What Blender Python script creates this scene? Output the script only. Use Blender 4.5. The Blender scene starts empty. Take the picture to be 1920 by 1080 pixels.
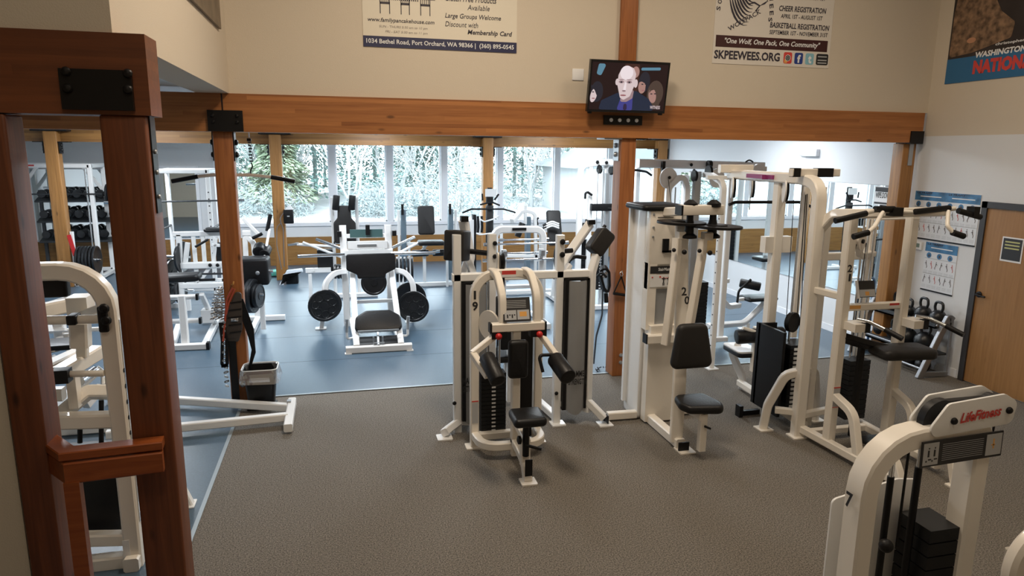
import bpy, bmesh, math, random
from mathutils import Vector, Matrix
random.seed(7)
C = bpy.context.scene.collection
PI = math.pi

# ------------------------------------------------------------------ camera
CAM_H = 2.62; FOC = 1292.6; YAW, PITCH, ROLL = .24427, .19540, -.01057
def cam_axes():
    cy, sy, cp, sp = math.cos(YAW), math.sin(YAW), math.cos(PITCH), math.sin(PITCH)
    f = Vector((sy*cp, cy*cp, -sp)); r = Vector((cy, -sy, 0)); d = f.cross(r)
    c, s = math.cos(ROLL), math.sin(ROLL)
    return c*r + s*d, -s*r + c*d, f
CR, CD, CF = cam_axes()
cd = bpy.data.cameras.new('camera'); cam = bpy.data.objects.new('camera', cd); C.objects.link(cam)
cd.sensor_width = 36; cd.lens = 36*FOC/1920; cd.clip_start = .05; cd.clip_end = 400
m = Matrix((CR, -CD, -CF)).transposed().to_4x4(); m.translation = (0, 0, CAM_H); cam.matrix_world = m
bpy.context.scene.camera = cam
def ray(x, y): return CR*((x-960)/FOC) + CD*((y-540)/FOC) + CF
def Y_(x, y, Y):
    d = ray(x, y); return Vector((0, 0, CAM_H)) + d*(Y/d.y)
def X_(x, y, X):
    d = ray(x, y); return Vector((0, 0, CAM_H)) + d*(X/d.x)
def G_(x, y, z=0.):
    d = ray(x, y); return Vector((0, 0, CAM_H)) + d*((z-CAM_H)/d.z)

# ------------------------------------------------------------------ light and exposure
sc = bpy.context.scene
sc.view_settings.view_transform = 'Standard'; sc.view_settings.look = 'None'
sc.view_settings.gamma = 1; sc.view_settings.use_curve_mapping = False
sc.view_settings.exposure = 0.22
w = bpy.data.worlds.new('overcast_sky'); sc.world = w; w.use_nodes = True
bg = w.node_tree.nodes['Background']; bg.inputs[0].default_value = (.82, .92, 1, 1); bg.inputs[1].default_value = 9.5
def area(name, loc, sx, sy, power, col, rot=(0, 0, 0)):
    l = bpy.data.lights.new(name, 'AREA'); l.shape = 'RECTANGLE'; l.size = sx; l.size_y = sy; l.energy = power; l.color = col
    o = bpy.data.objects.new(name, l); o.location = loc; o.rotation_euler = rot; C.objects.link(o); return o
WARM = (1, .84, .66); COOL = (.90, .95, 1)
FRONT_LAMPS = [(-.2, 1.0), (3.2, 1.0), (1.2, 4.6), (4.6, 4.6)]
BACK_LAMPS = [(-3.6, 9.6), (-.2, 9.6), (3.4, 9.6), (6, 9.6), (-3.6, 13.2), (.8, 13.2), (4.6, 13.2)]
for (x, y), pw_ in zip(FRONT_LAMPS, (28, 18, 105, 42)): area('front_lamp_light', (x, y, 5.55), .6, 1.2, pw_, WARM)
for x, y in BACK_LAMPS: area('back_lamp_light', (x, y, 3.16), .6, 1.2, 45 if x == 6 else 85, COOL)

# ------------------------------------------------------------------ materials
def mat(name, col, rough=.5, metal=0, spec=.5, coat=0, emit=0, bump=None, noise=None, trans=0, alpha=1):
    M = bpy.data.materials.new(name); M.use_nodes = True; nt = M.node_tree; b = nt.nodes['Principled BSDF']
    b.inputs['Base Color'].default_value = (*col, 1); b.inputs['Roughness'].default_value = rough
    b.inputs['Metallic'].default_value = metal; b.inputs['Specular IOR Level'].default_value = spec
    b.inputs['Coat Weight'].default_value = coat
    if emit: b.inputs['Emission Color'].default_value = (*col, 1); b.inputs['Emission Strength'].default_value = emit
    tc = nt.nodes.new('ShaderNodeTexCoord')
    if noise:
        sc_, amt = noise
        n = nt.nodes.new('ShaderNodeTexNoise'); n.inputs['Scale'].default_value = sc_; n.inputs['Detail'].default_value = 4
        nt.links.new(tc.outputs['Object'], n.inputs['Vector'])
        mx = nt.nodes.new('ShaderNodeMix'); mx.data_type = 'RGBA'
        mx.inputs[6].default_value = (*[c*(1-amt) for c in col], 1); mx.inputs[7].default_value = (*[min(1, c*(1+amt)) for c in col], 1)
        r = nt.nodes.new('ShaderNodeMapRange'); r.inputs[1].default_value = .3; r.inputs[2].default_value = .7
        nt.links.new(n.outputs['Fac'], r.inputs[0]); nt.links.new(r.outputs[0], mx.inputs[0]); nt.links.new(mx.outputs[2], b.inputs['Base Color'])
    if bump:
        sc_, st = bump
        n2 = nt.nodes.new('ShaderNodeTexNoise'); n2.inputs['Scale'].default_value = sc_; n2.inputs['Detail'].default_value = 3
        nt.links.new(tc.outputs['Object'], n2.inputs['Vector'])
        bp = nt.nodes.new('ShaderNodeBump'); bp.inputs['Strength'].default_value = st; bp.inputs['Distance'].default_value = .01
        nt.links.new(n2.outputs['Fac'], bp.inputs['Height']); nt.links.new(bp.outputs[0], b.inputs['Normal'])
    return M
def wood(name, dark, light, axis, lam=0, rough=.45, knots=.5):
    """solid or glued timber: grain runs along axis; lam = lamination height in z (0 = solid)"""
    M = bpy.data.materials.new(name); M.use_nodes = True; nt = M.node_tree; N = nt.nodes; L = nt.links; b = N['Principled BSDF']
    tc = N.new('ShaderNodeTexCoord'); sp = N.new('ShaderNodeSeparateXYZ'); L.new(tc.outputs['Object'], sp.inputs[0])
    def math_(op, a, bb=None):
        n = N.new('ShaderNodeMath'); n.operation = op
        for i, v in enumerate((a, bb)):
            if v is None: continue
            if isinstance(v, (int, float)): n.inputs[i].default_value = v
            else: L.new(v, n.inputs[i])
        return n.outputs[0]
    mp = N.new('ShaderNodeMapping'); s = [22, 22, 22]; s['XYZ'.index(axis)] = 1.1; mp.inputs['Scale'].default_value = s
    L.new(tc.outputs['Object'], mp.inputs[0])
    no = N.new('ShaderNodeTexNoise'); no.inputs['Scale'].default_value = 1.6; no.inputs['Detail'].default_value = 5; no.inputs['Distortion'].default_value = .8
    L.new(mp.outputs[0], no.inputs['Vector']); fac = no.outputs['Fac']
    if lam:
        band = math_('FLOOR', math_('MULTIPLY', sp.outputs[2], 1/lam))
        seg = math_('FLOOR', math_('ADD', math_('MULTIPLY', sp.outputs['XYZ'.index(axis)], .25), math_('MULTIPLY', band, .37)))
        wn = N.new('ShaderNodeTexWhiteNoise'); wn.noise_dimensions = '2D'; cb = N.new('ShaderNodeCombineXYZ')
        L.new(band, cb.inputs[0]); L.new(seg, cb.inputs[1]); L.new(cb.outputs[0], wn.inputs['Vector'])
        fac = math_('ADD', math_('MULTIPLY', fac, .62), math_('MULTIPLY', wn.outputs[0], .38))
    cr = N.new('ShaderNodeValToRGB'); cr.color_ramp.elements[0].position = .2; cr.color_ramp.elements[0].color = (*dark, 1)
    cr.color_ramp.elements[1].position = .8; cr.color_ramp.elements[1].color = (*light, 1); L.new(fac, cr.inputs[0])
    mp2 = N.new('ShaderNodeMapping'); s2 = [7, 7, 7]; s2['XYZ'.index(axis)] = 2.6; mp2.inputs['Scale'].default_value = s2; L.new(tc.outputs['Object'], mp2.inputs[0])
    vo = N.new('ShaderNodeTexVoronoi'); vo.inputs['Scale'].default_value = 1; L.new(mp2.outputs[0], vo.inputs['Vector'])
    kr = N.new('ShaderNodeMapRange'); kr.inputs[1].default_value = .06; kr.inputs[2].default_value = .14; kr.inputs[3].default_value = 1-knots; kr.inputs[4].default_value = 1
    L.new(vo.outputs['Distance'], kr.inputs[0])
    mu = N.new('ShaderNodeMix'); mu.data_type = 'RGBA'; mu.blend_type = 'MULTIPLY'; mu.inputs[0].default_value = 1
    L.new(cr.outputs[0], mu.inputs[6]); L.new(kr.outputs[0], mu.inputs[7]); L.new(mu.outputs[2], b.inputs['Base Color'])
    b.inputs['Roughness'].default_value = rough
    return M
def glass(name, tint=(.97, 1, 1), refl=.08):
    M = bpy.data.materials.new(name); M.use_nodes = True; nt = M.node_tree; nt.nodes.remove(nt.nodes['Principled BSDF'])
    t = nt.nodes.new('ShaderNodeBsdfTransparent'); t.inputs[0].default_value = (*tint, 1)
    g = nt.nodes.new('ShaderNodeBsdfGlossy'); g.inputs['Roughness'].default_value = .02
    mx = nt.nodes.new('ShaderNodeMixShader'); mx.inputs[0].default_value = refl
    nt.links.new(t.outputs[0], mx.inputs[1]); nt.links.new(g.outputs[0], mx.inputs[2]); nt.links.new(mx.outputs[0], nt.nodes['Material Output'].inputs[0]); return M

WHT = mat('white powder coat', (.84, .84, .83), .33, coat=.2)
CRM = mat('warm lit off-white powder coat', (.84, .79, .71), .33, coat=.2)  # same coat as WHT with the warm front light put into it
BLK = mat('black vinyl', (.007, .007, .008), .42, spec=.35, bump=(60, .15))
BLP = mat('black plastic', (.006, .006, .007), .45, spec=.3)
BRV = mat('charcoal vinyl', (.018, .017, .017), .5, spec=.35)
IRN = mat('black cast iron', (.010, .011, .013), .34, spec=.5, bump=(90, .1))
STK = mat('black weight stack', (.009, .010, .012), .5, spec=.35)
CHR = mat('chrome', (.78, .8, .82), .16, metal=1)
GRY = mat('grey steel', (.42, .44, .46), .35, metal=.7)
SMK = mat('smoked acrylic', (.30, .31, .32), .22, spec=.7)
SHR = mat('grey shroud plastic', (.27, .275, .28), .3, noise=(1.2, .12))
RED = mat('red plastic', (.55, .02, .02), .35)
LBL = mat('white label paper', (.8, .8, .8), .6)
LBR = mat('red label print', (.62, .06, .05), .6)
LBK = mat('black label print', (.02, .02, .022), .5)
LBG = mat('grey label print', (.45, .46, .47), .5)
LBO = mat('orange label print', (.75, .38, .1), .5)
LBB = mat('blue poster print', (.05, .18, .36), .5, noise=(9, .5))
WALLM = mat('beige painted wall', (.64, .56, .45), .8, bump=(140, .15))
WALLC = mat('light grey and cool lit wall', (.72, .73, .74), .8, bump=(140, .12))
CEIL = mat('white ceiling paint', (.74, .76, .76), .85)
TRIMW = mat('white window trim', (.8, .81, .84), .45)
MIR = mat('mirror glass', (.82, .87, .87), .01, metal=1)
GLS = glass('window glass')
BAG = glass('clear plastic bag', (.92, .93, .95), .35)
_d = BAG.node_tree.nodes.new('ShaderNodeBsdfDiffuse'); _d.inputs[0].default_value = (.85, .87, .9, 1); _m = BAG.node_tree.nodes.new('ShaderNodeMixShader'); _m.inputs[0].default_value = .16
_s = BAG.node_tree.nodes['Material Output'].inputs[0].links[0].from_socket; BAG.node_tree.links.new(_s, _m.inputs[1]); BAG.node_tree.links.new(_d.outputs[0], _m.inputs[2]); BAG.node_tree.links.new(_m.outputs[0], BAG.node_tree.nodes['Material Output'].inputs[0])
WBEAM = wood('glulam beam timber', (.22, .072, .019), (.48, .195, .060), 'X', .038, knots=.6)
WNEAR = wood('shade darkened post timber', (.10, .029, .011), (.23, .070, .025), 'Z', knots=.6)  # low light on the near posts put into the colour
WPOST = wood('shade reddened post timber', (.22, .068, .017), (.45, .165, .048), 'Z', knots=.8)  # redder than the far posts: shade put into the colour
WPOSTX = wood('shade darkened beam timber', (.10, .030, .011), (.23, .072, .024), 'X', .045, knots=.5)  # near beam's dim light put into the timber colour
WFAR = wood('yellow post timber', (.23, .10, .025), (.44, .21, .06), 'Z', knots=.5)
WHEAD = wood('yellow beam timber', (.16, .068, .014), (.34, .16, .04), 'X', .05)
PLY = wood('varnished plywood', (.20, .09, .02), (.38, .195, .055), 'X', knots=.3)
RAIL = wood('red oak handrail', (.22, .05, .012), (.36, .10, .026), 'X', rough=.3, knots=.2)
DOOR = wood('maple door veneer', (.27, .13, .04), (.39, .20, .068), 'Z', rough=.5, knots=.12)

# ------------------------------------------------------------------ shapes: each returns (verts, faces)
def join(*ss):
    V, F = [], []
    for v, f in ss:
        o = len(V); V += v; F += [tuple(i+o for i in q) for q in f]
    return V, F
def fillet(pts, r, seg=5):
    pts = [Vector(p) for p in pts]; out = [pts[0]]
    for i in range(1, len(pts)-1):
        a, b, c = pts[i-1], pts[i], pts[i+1]; u = (a-b); v = (c-b); lu, lv = u.length, v.length
        if lu < 1e-6 or lv < 1e-6: continue
        u /= lu; v /= lv; ang = u.angle(v); rr = r[i-1] if isinstance(r, (list, tuple)) else r
        if ang > PI-.03 or rr <= 0: out.append(b); continue
        tl = min(rr/math.tan(ang/2), .48*lu, .48*lv); rr = tl*math.tan(ang/2)
        cen = b + (u+v).normalized()*(rr/math.sin(ang/2)); p0 = b+u*tl-cen; p1 = b+v*tl-cen
        tot = p0.angle(p1); n = p0.cross(p1)
        if n.length < 1e-9: out.append(b); continue
        n.normalize(); k = max(2, int(seg*tot/1.5)+1)
        for j in range(k+1): out.append(cen + Matrix.Rotation(tot*j/k, 3, n) @ p0)
    out.append(pts[-1]); return out
def tube(pts, w=.06, h=None, r=.08, rnd=False, seg=5, n=None, ns=12):
    """square (or round) tube along a polyline with bent corners; w across the bend plane, h in it"""
    h = h or w; P = fillet(pts, r, seg) if len(pts) > 2 else [Vector(p) for p in pts]
    Q = [P[0]]
    for p in P[1:]:
        if (p-Q[-1]).length > 1e-5: Q.append(p)
    P = Q
    T = []
    for i in range(len(P)):
        a = P[max(0, i-1)]; b = P[min(len(P)-1, i+1)]; T.append((b-a).normalized())
    if n is None:
        n = Vector((0, 0, 0))
        for i in range(1, len(pts)-1):
            c = (Vector(pts[i])-Vector(pts[i-1])).cross(Vector(pts[i+1])-Vector(pts[i]))
            if c.length > 1e-6: n = c.normalized(); break
        if n.length < .5: n = T[0].cross(Vector((0, 0, 1)) if abs(T[0].z) < .9 else Vector((0, 1, 0)))
    n = Vector(n)
    if rnd: prof = [(math.cos(2*PI*k/ns)*w/2, math.sin(2*PI*k/ns)*h/2) for k in range(ns)]
    else:
        c = min(w, h)*.12; a, b = w/2, h/2
        prof = [(a, -b+c), (a, b-c), (a-c, b), (-a+c, b), (-a, b-c), (-a, -b+c), (-a+c, -b), (a-c, -b)]
    V, F = [], []; K = len(prof); s = n
    for i, p in enumerate(P):
        s = (s - T[i]*s.dot(T[i]));
        if s.length < 1e-6: s = T[i].orthogonal()
        s.normalize(); u = T[i].cross(s)
        k = 1
        if 0 < i < len(P)-1:
            ca = (P[i]-P[i-1]).normalized().dot(T[i]); k = 1/max(ca, .5)
        V += [p + s*x + u*y*k for x, y in prof]
    for i in range(len(P)-1):
        for j in range(K):
            a = i*K+j; b = i*K+(j+1) % K; F.append((a, b, b+K, a+K))
    F.append(tuple(range(K-1, -1, -1))); F.append(tuple((len(P)-1)*K+j for j in range(K)))
    return V, F
def rod(a, b, d=.03, ns=12): return tube([a, b], d, rnd=True, ns=ns)
def wire(pts, d=.008, r=.05): return tube(pts, d, rnd=True, ns=6, r=r, seg=4)
def box(x0, x1, y0, y1, z0, z1, c=0):
    if c: return slab(rrect(x1-x0, y1-y0, c, 3), z1-z0, c*.9, frame((((x0+x1)/2), (y0+y1)/2, z0), (1, 0, 0), (0, 1, 0)))
    V = [Vector((x, y, z)) for x in (x0, x1) for y in (y0, y1) for z in (z0, z1)]
    return V, [(0, 1, 3, 2), (4, 6, 7, 5), (0, 4, 5, 1), (2, 3, 7, 6), (0, 2, 6, 4), (1, 5, 7, 3)]
def frame(o, u, v):
    u = Vector(u).normalized(); v = Vector(v); v = (v - u*v.dot(u)).normalized(); w_ = u.cross(v)
    m = Matrix((u, v, w_)).transposed().to_4x4(); m.translation = Vector(o); return m
def rrect(w, h, r, seg=4):
    o = []
    for cx, cy, a in ((w/2-r, h/2-r, 0), (-w/2+r, h/2-r, 90), (-w/2+r, -h/2+r, 180), (w/2-r, -h/2+r, 270)):
        for k in range(seg+1):
            t = math.radians(a+90*k/seg); o.append((cx+r*math.cos(t), cy+r*math.sin(t)))
    return o
def rpoly(pts, r, seg=4):
    n = len(pts); p3 = [Vector((x, y, 0)) for x, y in pts]; o = []
    for i in range(n):
        f = fillet([p3[i-1], p3[i], p3[(i+1) % n]], r, seg)[1:-1]
        o += [(q.x, q.y) for q in f]
    a = sum(o[i-1][0]*o[i][1]-o[i][0]*o[i-1][1] for i in range(len(o)))
    return o if a > 0 else o[::-1]
def circ(r, n=32): return [(r*math.cos(2*PI*k/n), r*math.sin(2*PI*k/n)) for k in range(n)]
def inset(o, d):
    n = len(o); R = []
    for i in range(n):
        a, b, c = Vector(o[i-1]), Vector(o[i]), Vector(o[(i+1) % n])
        e1 = (b-a); e2 = (c-b)
        if e1.length < 1e-7: e1 = e2
        if e2.length < 1e-7: e2 = e1
        e1.normalize(); e2.normalize(); n1 = Vector((-e1.y, e1.x)); n2 = Vector((-e2.y, e2.x)); bi = n1+n2
        if bi.length < 1e-6: bi = n1
        bi.normalize(); R.append(b + bi*d/max(.6, bi.dot(n1)))
    return R
def slab(outline, t, r=0, M=None, seg=3):
    """plate or cushion: outline in the frame's u,v plane, thickness t along w, edges rounded by r"""
    if r: prof = [(r*(1-math.sin(PI/2*k/seg)), r*(1-math.cos(PI/2*k/seg))) for k in range(seg+1)] + [(r*(1-math.cos(PI/2*k/seg)), t-r+r*math.sin(PI/2*k/seg)) for k in range(seg+1)]
    else: prof = [(0, 0), (0, t)]
    V, F = [], []; K = len(outline)
    for d, z in prof: V += [Vector((p[0], p[1], z)) for p in (inset(outline, d) if d else outline)]
    for i in range(len(prof)-1):
        for j in range(K):
            a = i*K+j; b = i*K+(j+1) % K; F.append((a, b, b+K, a+K))
    F.append(tuple(range(K-1, -1, -1))); F.append(tuple((len(prof)-1)*K+j for j in range(K)))
    if M: V = [M @ v for v in V]
    return V, F
def pad(o, u, v, w, h, t, r=.03, cr=.05): return slab(rrect(w, h, cr), t, r, frame(o, u, v))
def lathe(prof, o, axis, ns=28):
    a = Vector(axis).normalized(); s = a.orthogonal().normalized(); u = a.cross(s); o = Vector(o); V, F = [], []
    for r, z in prof: V += [o + a*z + (s*math.cos(2*PI*k/ns) + u*math.sin(2*PI*k/ns))*r for k in range(ns)]
    for i in range(len(prof)-1):
        for j in range(ns):
            p = i*ns+j; q = i*ns+(j+1) % ns; F.append((p, q, q+ns, p+ns))
    F.append(tuple(range(ns-1, -1, -1))); F.append(tuple((len(prof)-1)*ns+j for j in range(ns))); return V, F
def roller(a, b, d=.12):
    a, b = Vector(a), Vector(b); L = (b-a).length; R = d/2; e = R*.25
    return lathe([(R*.45, 0), (R-e, 0), (R-e*.3, e*.3), (R, e), (R, L-e), (R-e*.3, L-e*.3), (R-e, L), (R*.45, L)], a, b-a)
def disc(o, axis, R, t): return lathe([(R*.02, -t/2), (R-.002, -t/2), (R, -t/2+.002), (R, t/2-.002), (R-.002, t/2), (R*.02, t/2)], o, axis)
def plate_shape(o, axis, R, t=.035, holes=0):
    """cast weight plate: rim, recessed face, hub, and raised lips of grip holes"""
    s = lathe([(.026, -t/2), (.05, -t/2), (.052, -t*.3), (R*.82, -t*.3), (R*.86, -t/2), (R-.006, -t/2), (R, -t/2+.006), (R, t/2-.006), (R-.006, t/2), (R*.86, t/2), (R*.82, t*.3), (.052, t*.3), (.05, t/2), (.026, t/2)], o, axis, 36)
    S = [s]; a = Vector(axis).normalized(); p = a.orthogonal().normalized(); q = a.cross(p)
    for k in range(holes):
        c = Vector(o) + (p*math.cos(2*PI*k/holes) + q*math.sin(2*PI*k/holes))*R*.56
        rr = R*.19
        for sg in (-1, 1): S.append(lathe([(rr, t*.25), (rr+.005, t*.42), (rr+.014, t*.42), (rr+.018, t*.25), (rr, t*.25)], c, a*sg, 16))
        S.append(lathe([(rr*.02, -t*.22), (rr, -t*.31), (rr, t*.31), (rr*.02, t*.22)], c, a, 16))
    return join(*S)
def sphere(o, r, sx=1, sy=1, sz=1, n=14):
    V, F = [], []; o = Vector(o)
    for i in range(1, n):
        t = PI*i/n
        for j in range(n*2):
            p = PI*j/n; V.append(o+Vector((r*sx*math.sin(t)*math.cos(p), r*sy*math.sin(t)*math.sin(p), r*sz*math.cos(t))))
    K = n*2
    for i in range(n-2):
        for j in range(K): a = i*K+j; b = i*K+(j+1) % K; F.append((a, a+K, b+K, b))
    F.append(tuple(range(K))); F.append(tuple((n-2)*K+j for j in range(K-1, -1, -1))); return V, F
def foot(x, y, s=.13, t=.012, rz=0):
    c, n = math.cos(rz), math.sin(rz)
    return slab(rrect(s, s, .01, 2), t, 0, frame((x, y, 0), (c, n, 0), (-n, c, 0)))
def ribbon(pts, w=.05, t=.006, n=(0, 1, 0), r=.05): return tube(pts, w, t, r, n=n)

# ------------------------------------------------------------------ objects
def mesh_obj(name, m_, shapes, root_inv=None, smooth=True):
    V, F = join(*shapes)
    if root_inv is not None: V = [root_inv @ v for v in V]
    me = bpy.data.meshes.new(name); me.from_pydata([tuple(v) for v in V], [], F); me.update()
    bm = bmesh.new(); bm.from_mesh(me)
    if smooth and len(F) < 40000:
        for f in bm.faces: f.smooth = True
        for e in bm.edges:
            if len(e.link_faces) == 2:
                a = e.link_faces[0].normal; b = e.link_faces[1].normal
                if a.dot(b) < .80: e.smooth = False
            else: e.smooth = False
    bmesh.ops.recalc_face_normals(bm, faces=bm.faces); bm.to_mesh(me); bm.free()
    me.materials.append(m_); o = bpy.data.objects.new(name, me); C.objects.link(o); return o
SPLIT = set('bolt pulley pulley_guard foot_plate floor_foot end_cap guide_rod cable hand_grip roller_pad peg hook grip loading_bar top_pulley top_bolt floor_bolt safety_stop pivot_bracket placard_panel placard_diagram pulley_bracket padded_sleeve rubber_hose weight_column lower_pad support_leg side_label warning_label stand_foot shroud_edge shoulder_pad safety_arm press_arm bolt_plate side_strap cabinet_side stabiliser handle_bar rail guide_bumper piston camera_ring diagram_badge arm foot_fin belt_rib'.split())
class Thing:
    def __init__(s, name, label, cat, loc=(0, 0, 0), group=None, rz=0):
        s.o = bpy.data.objects.new(name, None); C.objects.link(s.o); s.o.empty_display_size = .1
        s.o.location = loc; s.o.rotation_euler = (0, 0, rz)
        s.M = Matrix.Translation(Vector(loc)) @ Matrix.Rotation(rz, 4, 'Z'); s.inv = s.M.inverted()
        s.o['label'] = label; s.o['category'] = cat
        if group: s.o['group'] = group
    def p(s, name, m_, *shapes, parent=None, label=None, kind=None, local=False, smooth=True):
        if len(shapes) > 1 and name in SPLIT:
            return [s.p(name, m_, sh, parent=parent, label=label, kind=kind, local=local, smooth=smooth) for sh in shapes][0]
        o = mesh_obj(name, m_, shapes, None if local else s.inv, smooth); o.parent = parent or s.o
        if label: o['label'] = label
        if kind: o['kind'] = kind
        return o
    def text(s, body, m_, o, u, v, w, h=None, parent=None, shear=0, bold=0, name='lettering', fit=True):
        t = text_obj(name, body, m_, o, u, v, w, h, shear, bold, s.inv); t.parent = parent or s.o; return t
def text_obj(name, body, m_, o, u, v, w, h=None, shear=0, bold=0, inv=None):
    """flat lettering whose lower left corner is o, w wide along u and h high along v"""
    cu = bpy.data.curves.new('t', 'FONT'); cu.body = body; cu.extrude = .0; cu.shear = shear; cu.offset = bold; cu.resolution_u = 2
    cu.align_x = 'CENTER'; cu.space_line = .95
    tmp = bpy.data.objects.new('t', cu); C.objects.link(tmp)
    dg = bpy.context.evaluated_depsgraph_get(); me = bpy.data.meshes.new_from_object(tmp.evaluated_get(dg))
    bpy.data.objects.remove(tmp); bpy.data.curves.remove(cu)
    xs = [p.co.x for p in me.vertices]; ys = [p.co.y for p in me.vertices]
    x0, x1, y0, y1 = min(xs), max(xs), min(ys), max(ys)
    sx = w/(x1-x0); sy = (h/(y1-y0)) if h else sx
    M = frame(o, u, v)
    if inv is not None: M = inv @ M
    for p in me.vertices: p.co = M @ Vector(((p.co.x-x0)*sx, (p.co.y-y0)*sy, .0))
    me.materials.clear(); me.materials.append(m_); me.name = name
    ob = bpy.data.objects.new(name, me); C.objects.link(ob); return ob
def solo(name, label, cat, m_, *shapes, loc=None, group=None):
    V, _ = join(*shapes); lo = Vector([min(v[i] for v in V) for i in range(3)]); hi = Vector([max(v[i] for v in V) for i in range(3)])
    loc = Vector(loc) if loc else Vector(((lo.x+hi.x)/2, (lo.y+hi.y)/2, lo.z))
    o = mesh_obj(name, m_, shapes, Matrix.Translation(-loc)); o.location = loc; o['label'] = label; o['category'] = cat
    if group: o['group'] = group
    return o
def struct(name, m_, *shapes):
    o = mesh_obj(name, m_, shapes); o['kind'] = 'structure'; return o
def copy_thing(src, loc, label=None, group=None, rz=None):
    r = src.copy(); C.objects.link(r); r.location = loc
    if rz is not None: r.rotation_euler = (0, 0, rz)
    if label: r['label'] = label
    if group: r['group'] = group
    for ch in src.children:
        c = ch.copy(); C.objects.link(c); c.parent = r
        for g in ch.children: d = g.copy(); C.objects.link(d); d.parent = c
    return r
# ------------------------------------------------------------------ the room
XR = 7.13
carpet = mat('brown speckled carpet', (.180, .160, .134), .95, noise=(105, .75), bump=(220, .8))
rubber = mat('blue grey rubber flooring', (.062, .105, .150), .30, noise=(60, .10), bump=(220, .12))
seamm = mat('metal floor edging', (.35, .40, .43), .35, metal=.4)
struct('floor', carpet, box(-6.5, 8.9, -2.5, 7.44, -.12, 0), box(-6.5, 8.9, 7.44, 16.5, -.12, -.004))
struct('floor_rubber', rubber, box(-6.5, 8.9, 7.47, 16.45, -.004, .004), box(-6.5, -1.08, -2.4, 7.47, -.004, .004))
struct('trim_floor_edging', seamm, box(-1.09, XR, 7.455, 7.485, 0, .009), box(-1.09, -1.06, -2.4, 7.47, 0, .009))
struct('trim_mat_seams', mat('dark rubber seam', (.03, .04, .05), .5), *[box(-6.5, XR, y, y+.006, .004, .0046) for y in (8.7, 9.93, 11.2, 12.4, 13.6)])
# walls
struct('wall_front_upper', WALLM, box(-1.15, XR, 7.34, 7.52, 3.14, 5.9))
struct('wall_bulkhead', WALLM, box(-1.3, -1.0, 3.72, 7.34, 3.14, 5.9))
struct('wall_near_upper', WALLM, box(-6.5, -1.3, 3.72, 3.9, 3.14, 5.9))
struct('wall_right', WALLM, box(XR, XR+.15, -2.5, 7.34, 2.86, 5.9), box(XR, XR+.15, -2.5, 3.9, 0, 2.86))
struct('wall_right_lower', WALLC, box(XR, XR+.15, 3.9, 14.6, 0, 2.86), box(XR, XR+.15, 7.34, 14.6, 2.86, 3.2))  # near stretch holds the cool window light in its grey colour
struct('wall_back_right_corner', WALLC, box(8.85, 9.0, 14.6, 16.6, 0, 3.2), box(XR, 9.0, 14.5, 14.6, 0, 3.2))
struct('wall_left', WALLC, box(-6.65, -6.5, 3.72, 16.6, 0, 3.2))
struct('wall_rear', WALLM, box(-6.5, XR+.15, -2.65, -2.5, 0, 5.9))
struct('wall_left_front', WALLM, box(-6.65, -6.5, -2.5, 3.72, 0, 5.9))
struct('wall_stair', WALLM, box(-6.5, -1.63, 3.72, 3.88, 0, 2.76))
WB = 16.42
struct('wall_back', WALLC, box(-6.5, -2.66, WB, WB+.2, 0, 3.2), box(-2.66, 9, WB, WB+.2, 0, .97), box(-2.66, 9, WB, WB+.2, 2.82, 3.2))
struct('ceiling', CEIL, box(-6.5, 9, 7.5, 16.6, 3.2, 3.35), box(-6.5, -1.3, 3.9, 7.5, 3.2, 3.35), box(-6.65, XR+.15, -2.65, 7.52, 5.9, 6.05))
struct('baseboard_right', TRIMW, box(XR-.012, XR, 6.42, 14.6, 0, .10))
struct('trim_plywood_wainscot', PLY, box(-6.5, 8.85, WB-.02, WB, .004, .65))
struct('trim_wainscot_cap', TRIMW, box(-6.5, -2.7, WB-.035, WB, .65, .67))
# windows: each bay with frame and pane
xs = [-2.66, -1.37, -.15, 1.13, 2.40, 3.76, 5.20, 6.60, 7.9, 8.85]
for i in range(len(xs)-1):
    a, b = xs[i], xs[i+1]
    W_ = struct('window_%d' % (i+1), TRIMW, box(a-.07 if i else a, a+.07, WB-.03, WB+.12, .97, 2.82), box(a, b, WB-.04, WB+.1, .90, .98), box(a, b, WB, WB+.1, 2.76, 2.82))
    p_ = mesh_obj('pane', GLS, [box(a+.07, b-.07, WB+.05, WB+.056, .98, 2.76)]); p_.parent = W_
    f_ = mesh_obj('inner_frame', TRIMW, [box(a+.07, a+.10, WB+.03, WB+.09, .98, 2.76), box(b-.10, b-.07, WB+.03, WB+.09, .98, 2.76), box(a+.07, b-.07, WB+.03, WB+.09, .98, 1.01)]); f_.parent = W_
# timber frame ---------------------------------------------------------------
BPL = mat('black steel bracket', (.015, .014, .014), .4, metal=.5)
def bolts(pts, axis, r=.016):
    return [lathe([(r*.1, 0), (r*.9, 0), (r, r*.3), (r*.75, r*.8), (r*.1, r)], p, axis, 10) for p in pts]
t = Thing('timber_beam', 'long orange-brown laminated timber beam crossing the room under the banners', 'beam', (3, 7.4, 2.78))
t.p('beam', WBEAM, box(-1.06, 7.06, 7.3, 7.5, 2.78, 3.14))
t.p('end_bracket', BPL, box(6.88, 7.07, 7.285, 7.52, 2.765, 2.92), label='black steel shoe at the right end')
t = Thing('timber_beam', 'dark laminated beam section left of the black bracket, running behind the near post', 'beam', (-3.5, 7.4, 2.78))
t.p('beam', WBEAM, box(-6.5, -1.075, 7.3, 7.5, 2.78, 3.14))
t = Thing('timber_beam', 'nearest dark red timber beam at upper left, ending above the near post', 'beam', (-3.5, 3.8, 2.76))
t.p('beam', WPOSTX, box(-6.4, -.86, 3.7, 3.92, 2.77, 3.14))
a, b = Y_(110, 128, 3.69), Y_(253, 208, 3.69)
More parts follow.
